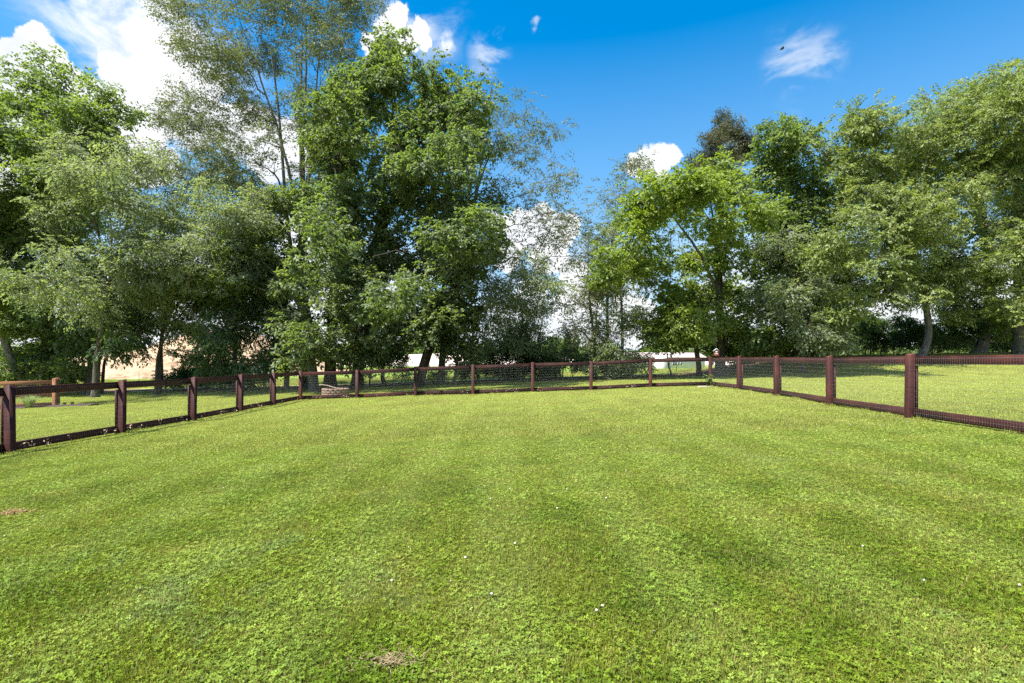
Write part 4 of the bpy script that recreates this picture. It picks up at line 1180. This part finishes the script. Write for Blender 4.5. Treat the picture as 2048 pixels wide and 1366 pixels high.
midp = [grass_patch('turf_patch_mid', 40 + i, 0.6, nb, nc, .05, .008) for i, (nb, nc) in enumerate([(2400, 120), (2100, 260), (2700, 30)])]
G_near = scatter_group('scatter_turf_near', near)
G_mid = scatter_group('scatter_turf_mid', midp)
def smooth_noise(x, y, s, seed):
    r = np.random.default_rng(seed); o = 0
    for k in range(5):
        a = r.uniform(0, 6.283); f = s * r.uniform(.6, 1.8)
        o = o + np.sin((x * math.cos(a) + y * math.sin(a)) * f + r.uniform(0, 6.28))
    return o / 5
def turf(name, label, x0, x1, y0, y1, step, group, nvar, fn, seed):
    r = np.random.default_rng(seed)
    xs = np.arange(x0, x1, step); ys = np.arange(y0, y1, step)
    X, Y = np.meshgrid(xs, ys); X = X.ravel() + r.uniform(-.5, .5, X.size) * step; Y = Y.ravel() + r.uniform(-.5, .5, Y.size) * step
    k = fn(X, Y); X, Y = X[k], Y[k]
    n = len(X)
    sn = smooth_noise(X, Y, 1.6, seed) + r.normal(0, .4, n)
    idx = np.clip(((sn + 1) / 2 * nvar).astype(int), 0, nvar - 1)
    tx = 0.036 / np.cosh(X / 30) ** 2
    e = 0.05
    gx = (terrain(X + e, Y) - terrain(X - e, Y)) / (2 * e); gy = (terrain(X, Y + e) - terrain(X, Y - e)) / (2 * e)
    # tilt to the slope about world axes: small angles, yaw first
    yaw = r.uniform(0, 6.283, n)
    rx_ = np.arctan(gx * -np.sin(yaw) * -1 * -1 + gy * np.cos(yaw)); ry_ = -np.arctan(gx * np.cos(yaw) + gy * np.sin(yaw))
    rot = np.stack([rx_, ry_, yaw], 1)
    scl = np.stack([np.ones(n), np.ones(n), r.uniform(.75, 1.25, n) * (1 + 0.25 * smooth_noise(X, Y, 2.3, seed + 5))], 1)
    o = scatter_obj(name, np.stack([X, Y, terrain(X, Y)], 1), rot, scl, idx, group)
    return tag(o, label, 'grass', kind='stuff')
ring = lambda X, Y: ((X - rx) ** 2 + (Y - ry) ** 2 > 1.0 ** 2) & ~((X < -17.3) & (np.abs(Y - (21.2 + (X + 24.5) / 6.6 * 1.25)) < 0.75))
bare = lambda X, Y: ((X + 5.08) ** 2 + (Y - 5.33) ** 2 > .12 ** 2)
turf('lawn_grass', 'short mown grass and clover of the lawn close to the viewer', -9.5, 9.5, 0.8, 9.0, 0.27, G_near, 5, lambda X, Y: (np.abs(X) < Y * 1.0 + 2.0) & bare(X, Y), 3)
turf('lawn_grass', 'short mown grass of the rest of the lawn and beyond the fence', -38, 38, 9.0, 34.5, 0.5, G_mid, 3, lambda X, Y: (np.abs(X) < Y * 1.02 + 4) & (Y + 0.06 * X < 33.4 + 0 * X) & ring(X, Y), 4)

# tall field grass beyond the trees, and tufts at the feet of the posts
tall = [grass_patch('tall_patch', 60 + i, 0.7, 620, 0, .26, .016) for i in range(3)]
tuft = [grass_patch('tuft_patch', 70 + i, 0.10, 110, 12, .13, .005) for i in range(3)]
G_tall = scatter_group('scatter_tall', tall); G_tuft = scatter_group('scatter_tuft', tuft)
turf('tall_grass', 'unmown tall grass strip in front of the dirt hill and the fields', -55, 30, 41, 58, 1.0, G_tall, 3, lambda X, Y: np.abs(X) < Y * 1.02 + 4, 6)
PT = np.concatenate([LP3, BP3, RP3]); q = []
r = np.random.default_rng(9)
for p in PT:
    for k in range(5):
        a = r.uniform(0, 6.283); q.append((p[0] + .11 * math.cos(a), p[1] + .11 * math.sin(a)))
for P_ in (LP3, BP3, RP3):
    for a, b in zip(P_[:-1], P_[1:]):
        for s in r.random(4): 
            c = a + (b - a) * s; q.append((c[0] + r.normal(0, .05), c[1] + r.normal(0, .05)))
q = np.array(q); n = len(q)
for x_, y_, r_x, r_y, colr, lab in ((-5.08, 5.33, .26, .12, (0.40, 0.25, 0.13), 'small orange brown bare patch in the lawn at the left edge'), (-.56, 2.41, .16, .08, (0.22, 0.17, 0.09), 'small brown dead patch in the lawn at the bottom centre')):
    k_ = 420; a_ = r.uniform(0, 6.283, k_); q_ = np.abs(r.normal(0, .62, k_))
    bx_ = x_ + r_x * q_ * np.cos(a_); by_ = y_ + r_y * q_ * np.sin(a_)
    B_ = np.stack([bx_, by_, terrain(bx_, by_) + r.uniform(.022, .034, k_)], 1)
    v_, f_ = leaf_quads(B_, np.stack([r.normal(0, 1, k_), r.normal(0, 1, k_), r.normal(0, .15, k_)], 1), np.tile([0, 0, 1.0], (k_, 1)) + r.normal(0, .3, (k_, 3)), r.uniform(.02, .05, k_), r.uniform(.003, .006, k_), .1, .1)
    tag(add('dead_grass_patch', mesh_np('dead_grass_patch', v_, [f_], plain('dead_grass', colr, .9, var=.4, scale=40))), lab, 'bare patch', kind='stuff')
o = scatter_obj('edge_grass', np.stack([q[:, 0], q[:, 1], terrain(q[:, 0], q[:, 1])], 1), np.stack([np.zeros(n), np.zeros(n), r.uniform(0, 6, n)], 1), np.stack([np.ones(n), np.ones(n), r.uniform(.3, 1.0, n)], 1), r.integers(0, 3, n), G_tuft)
tag(o, 'longer grass tufts left unmown along the feet of the fences', 'grass', kind='stuff')

# white clover flowers
def flower_src():
    v = []; f = []
    r = np.random.default_rng(2)
    u = []
    for i in range(5):
        for j in range(7):
            th = math.pi * (i + .3) / 5; ph = 6.283 * (j + .5 * (i % 2)) / 7
            u.append((math.sin(th) * math.cos(ph) * .010, math.sin(th) * math.sin(ph) * .010, .052 + math.cos(th) * .008))
    for i in range(4):
        for j in range(7):
            a = i * 7 + j; b = i * 7 + (j + 1) % 7
            f.append([a, a + 7, b + 7, b])
    return hidden_source('clover_flower_head', mesh_np('clover_flower_head', u, [f], plain('clover_flower', (0.55, 0.54, 0.44), 0.8)))
G_fl = scatter_group('scatter_flowers', [flower_src()])
n = 1300
X_ = r.uniform(-9, 9, n); Y_ = 1.8 + 20 * r.random(n) ** 1.2
k = (smooth_noise(X_, Y_, .9, 31) + r.normal(0, .25, n) > .15) & (np.abs(X_) < np.minimum(Y_ * 1.0 + 1, 8.3))
X_, Y_ = X_[k], Y_[k]; n = len(X_)
o = scatter_obj('clover_flowers', np.stack([X_, Y_, terrain(X_, Y_) - .01], 1), r.normal(0, .25, (n, 3)), r.uniform(.5, 0.95, n), np.zeros(n, int), G_fl)
tag(o, 'small white clover flowers dotted over the lawn', 'flowers', kind='stuff')
# fallen leaves and twigs under the trees
n = 9000
X_ = r.uniform(-22, 30, n); Y_ = r.normal(34.0, 2.0, n) - 0.05 * X_
B = np.stack([X_, Y_, terrain(X_, Y_) + r.uniform(.01, .06, n)], 1)
v, f = leaf_quads(B, np.stack([r.normal(0, 1, n), r.normal(0, 1, n), r.normal(0, .2, n)], 1), np.tile([0, -.2, 1.0], (n, 1)) + r.normal(0, .3, (n, 3)), r.uniform(.06, .14, n), r.uniform(.04, .09, n), .3, .2)
me = mesh_np('fallen_leaves', v, [f], plain('fallen_leaf', (0.20, 0.11, 0.075), 0.9, var=0.5, scale=3))
tag(add('fallen_leaves', me), 'brown leaf litter on the ground under the trees', 'leaf litter', kind='stuff')
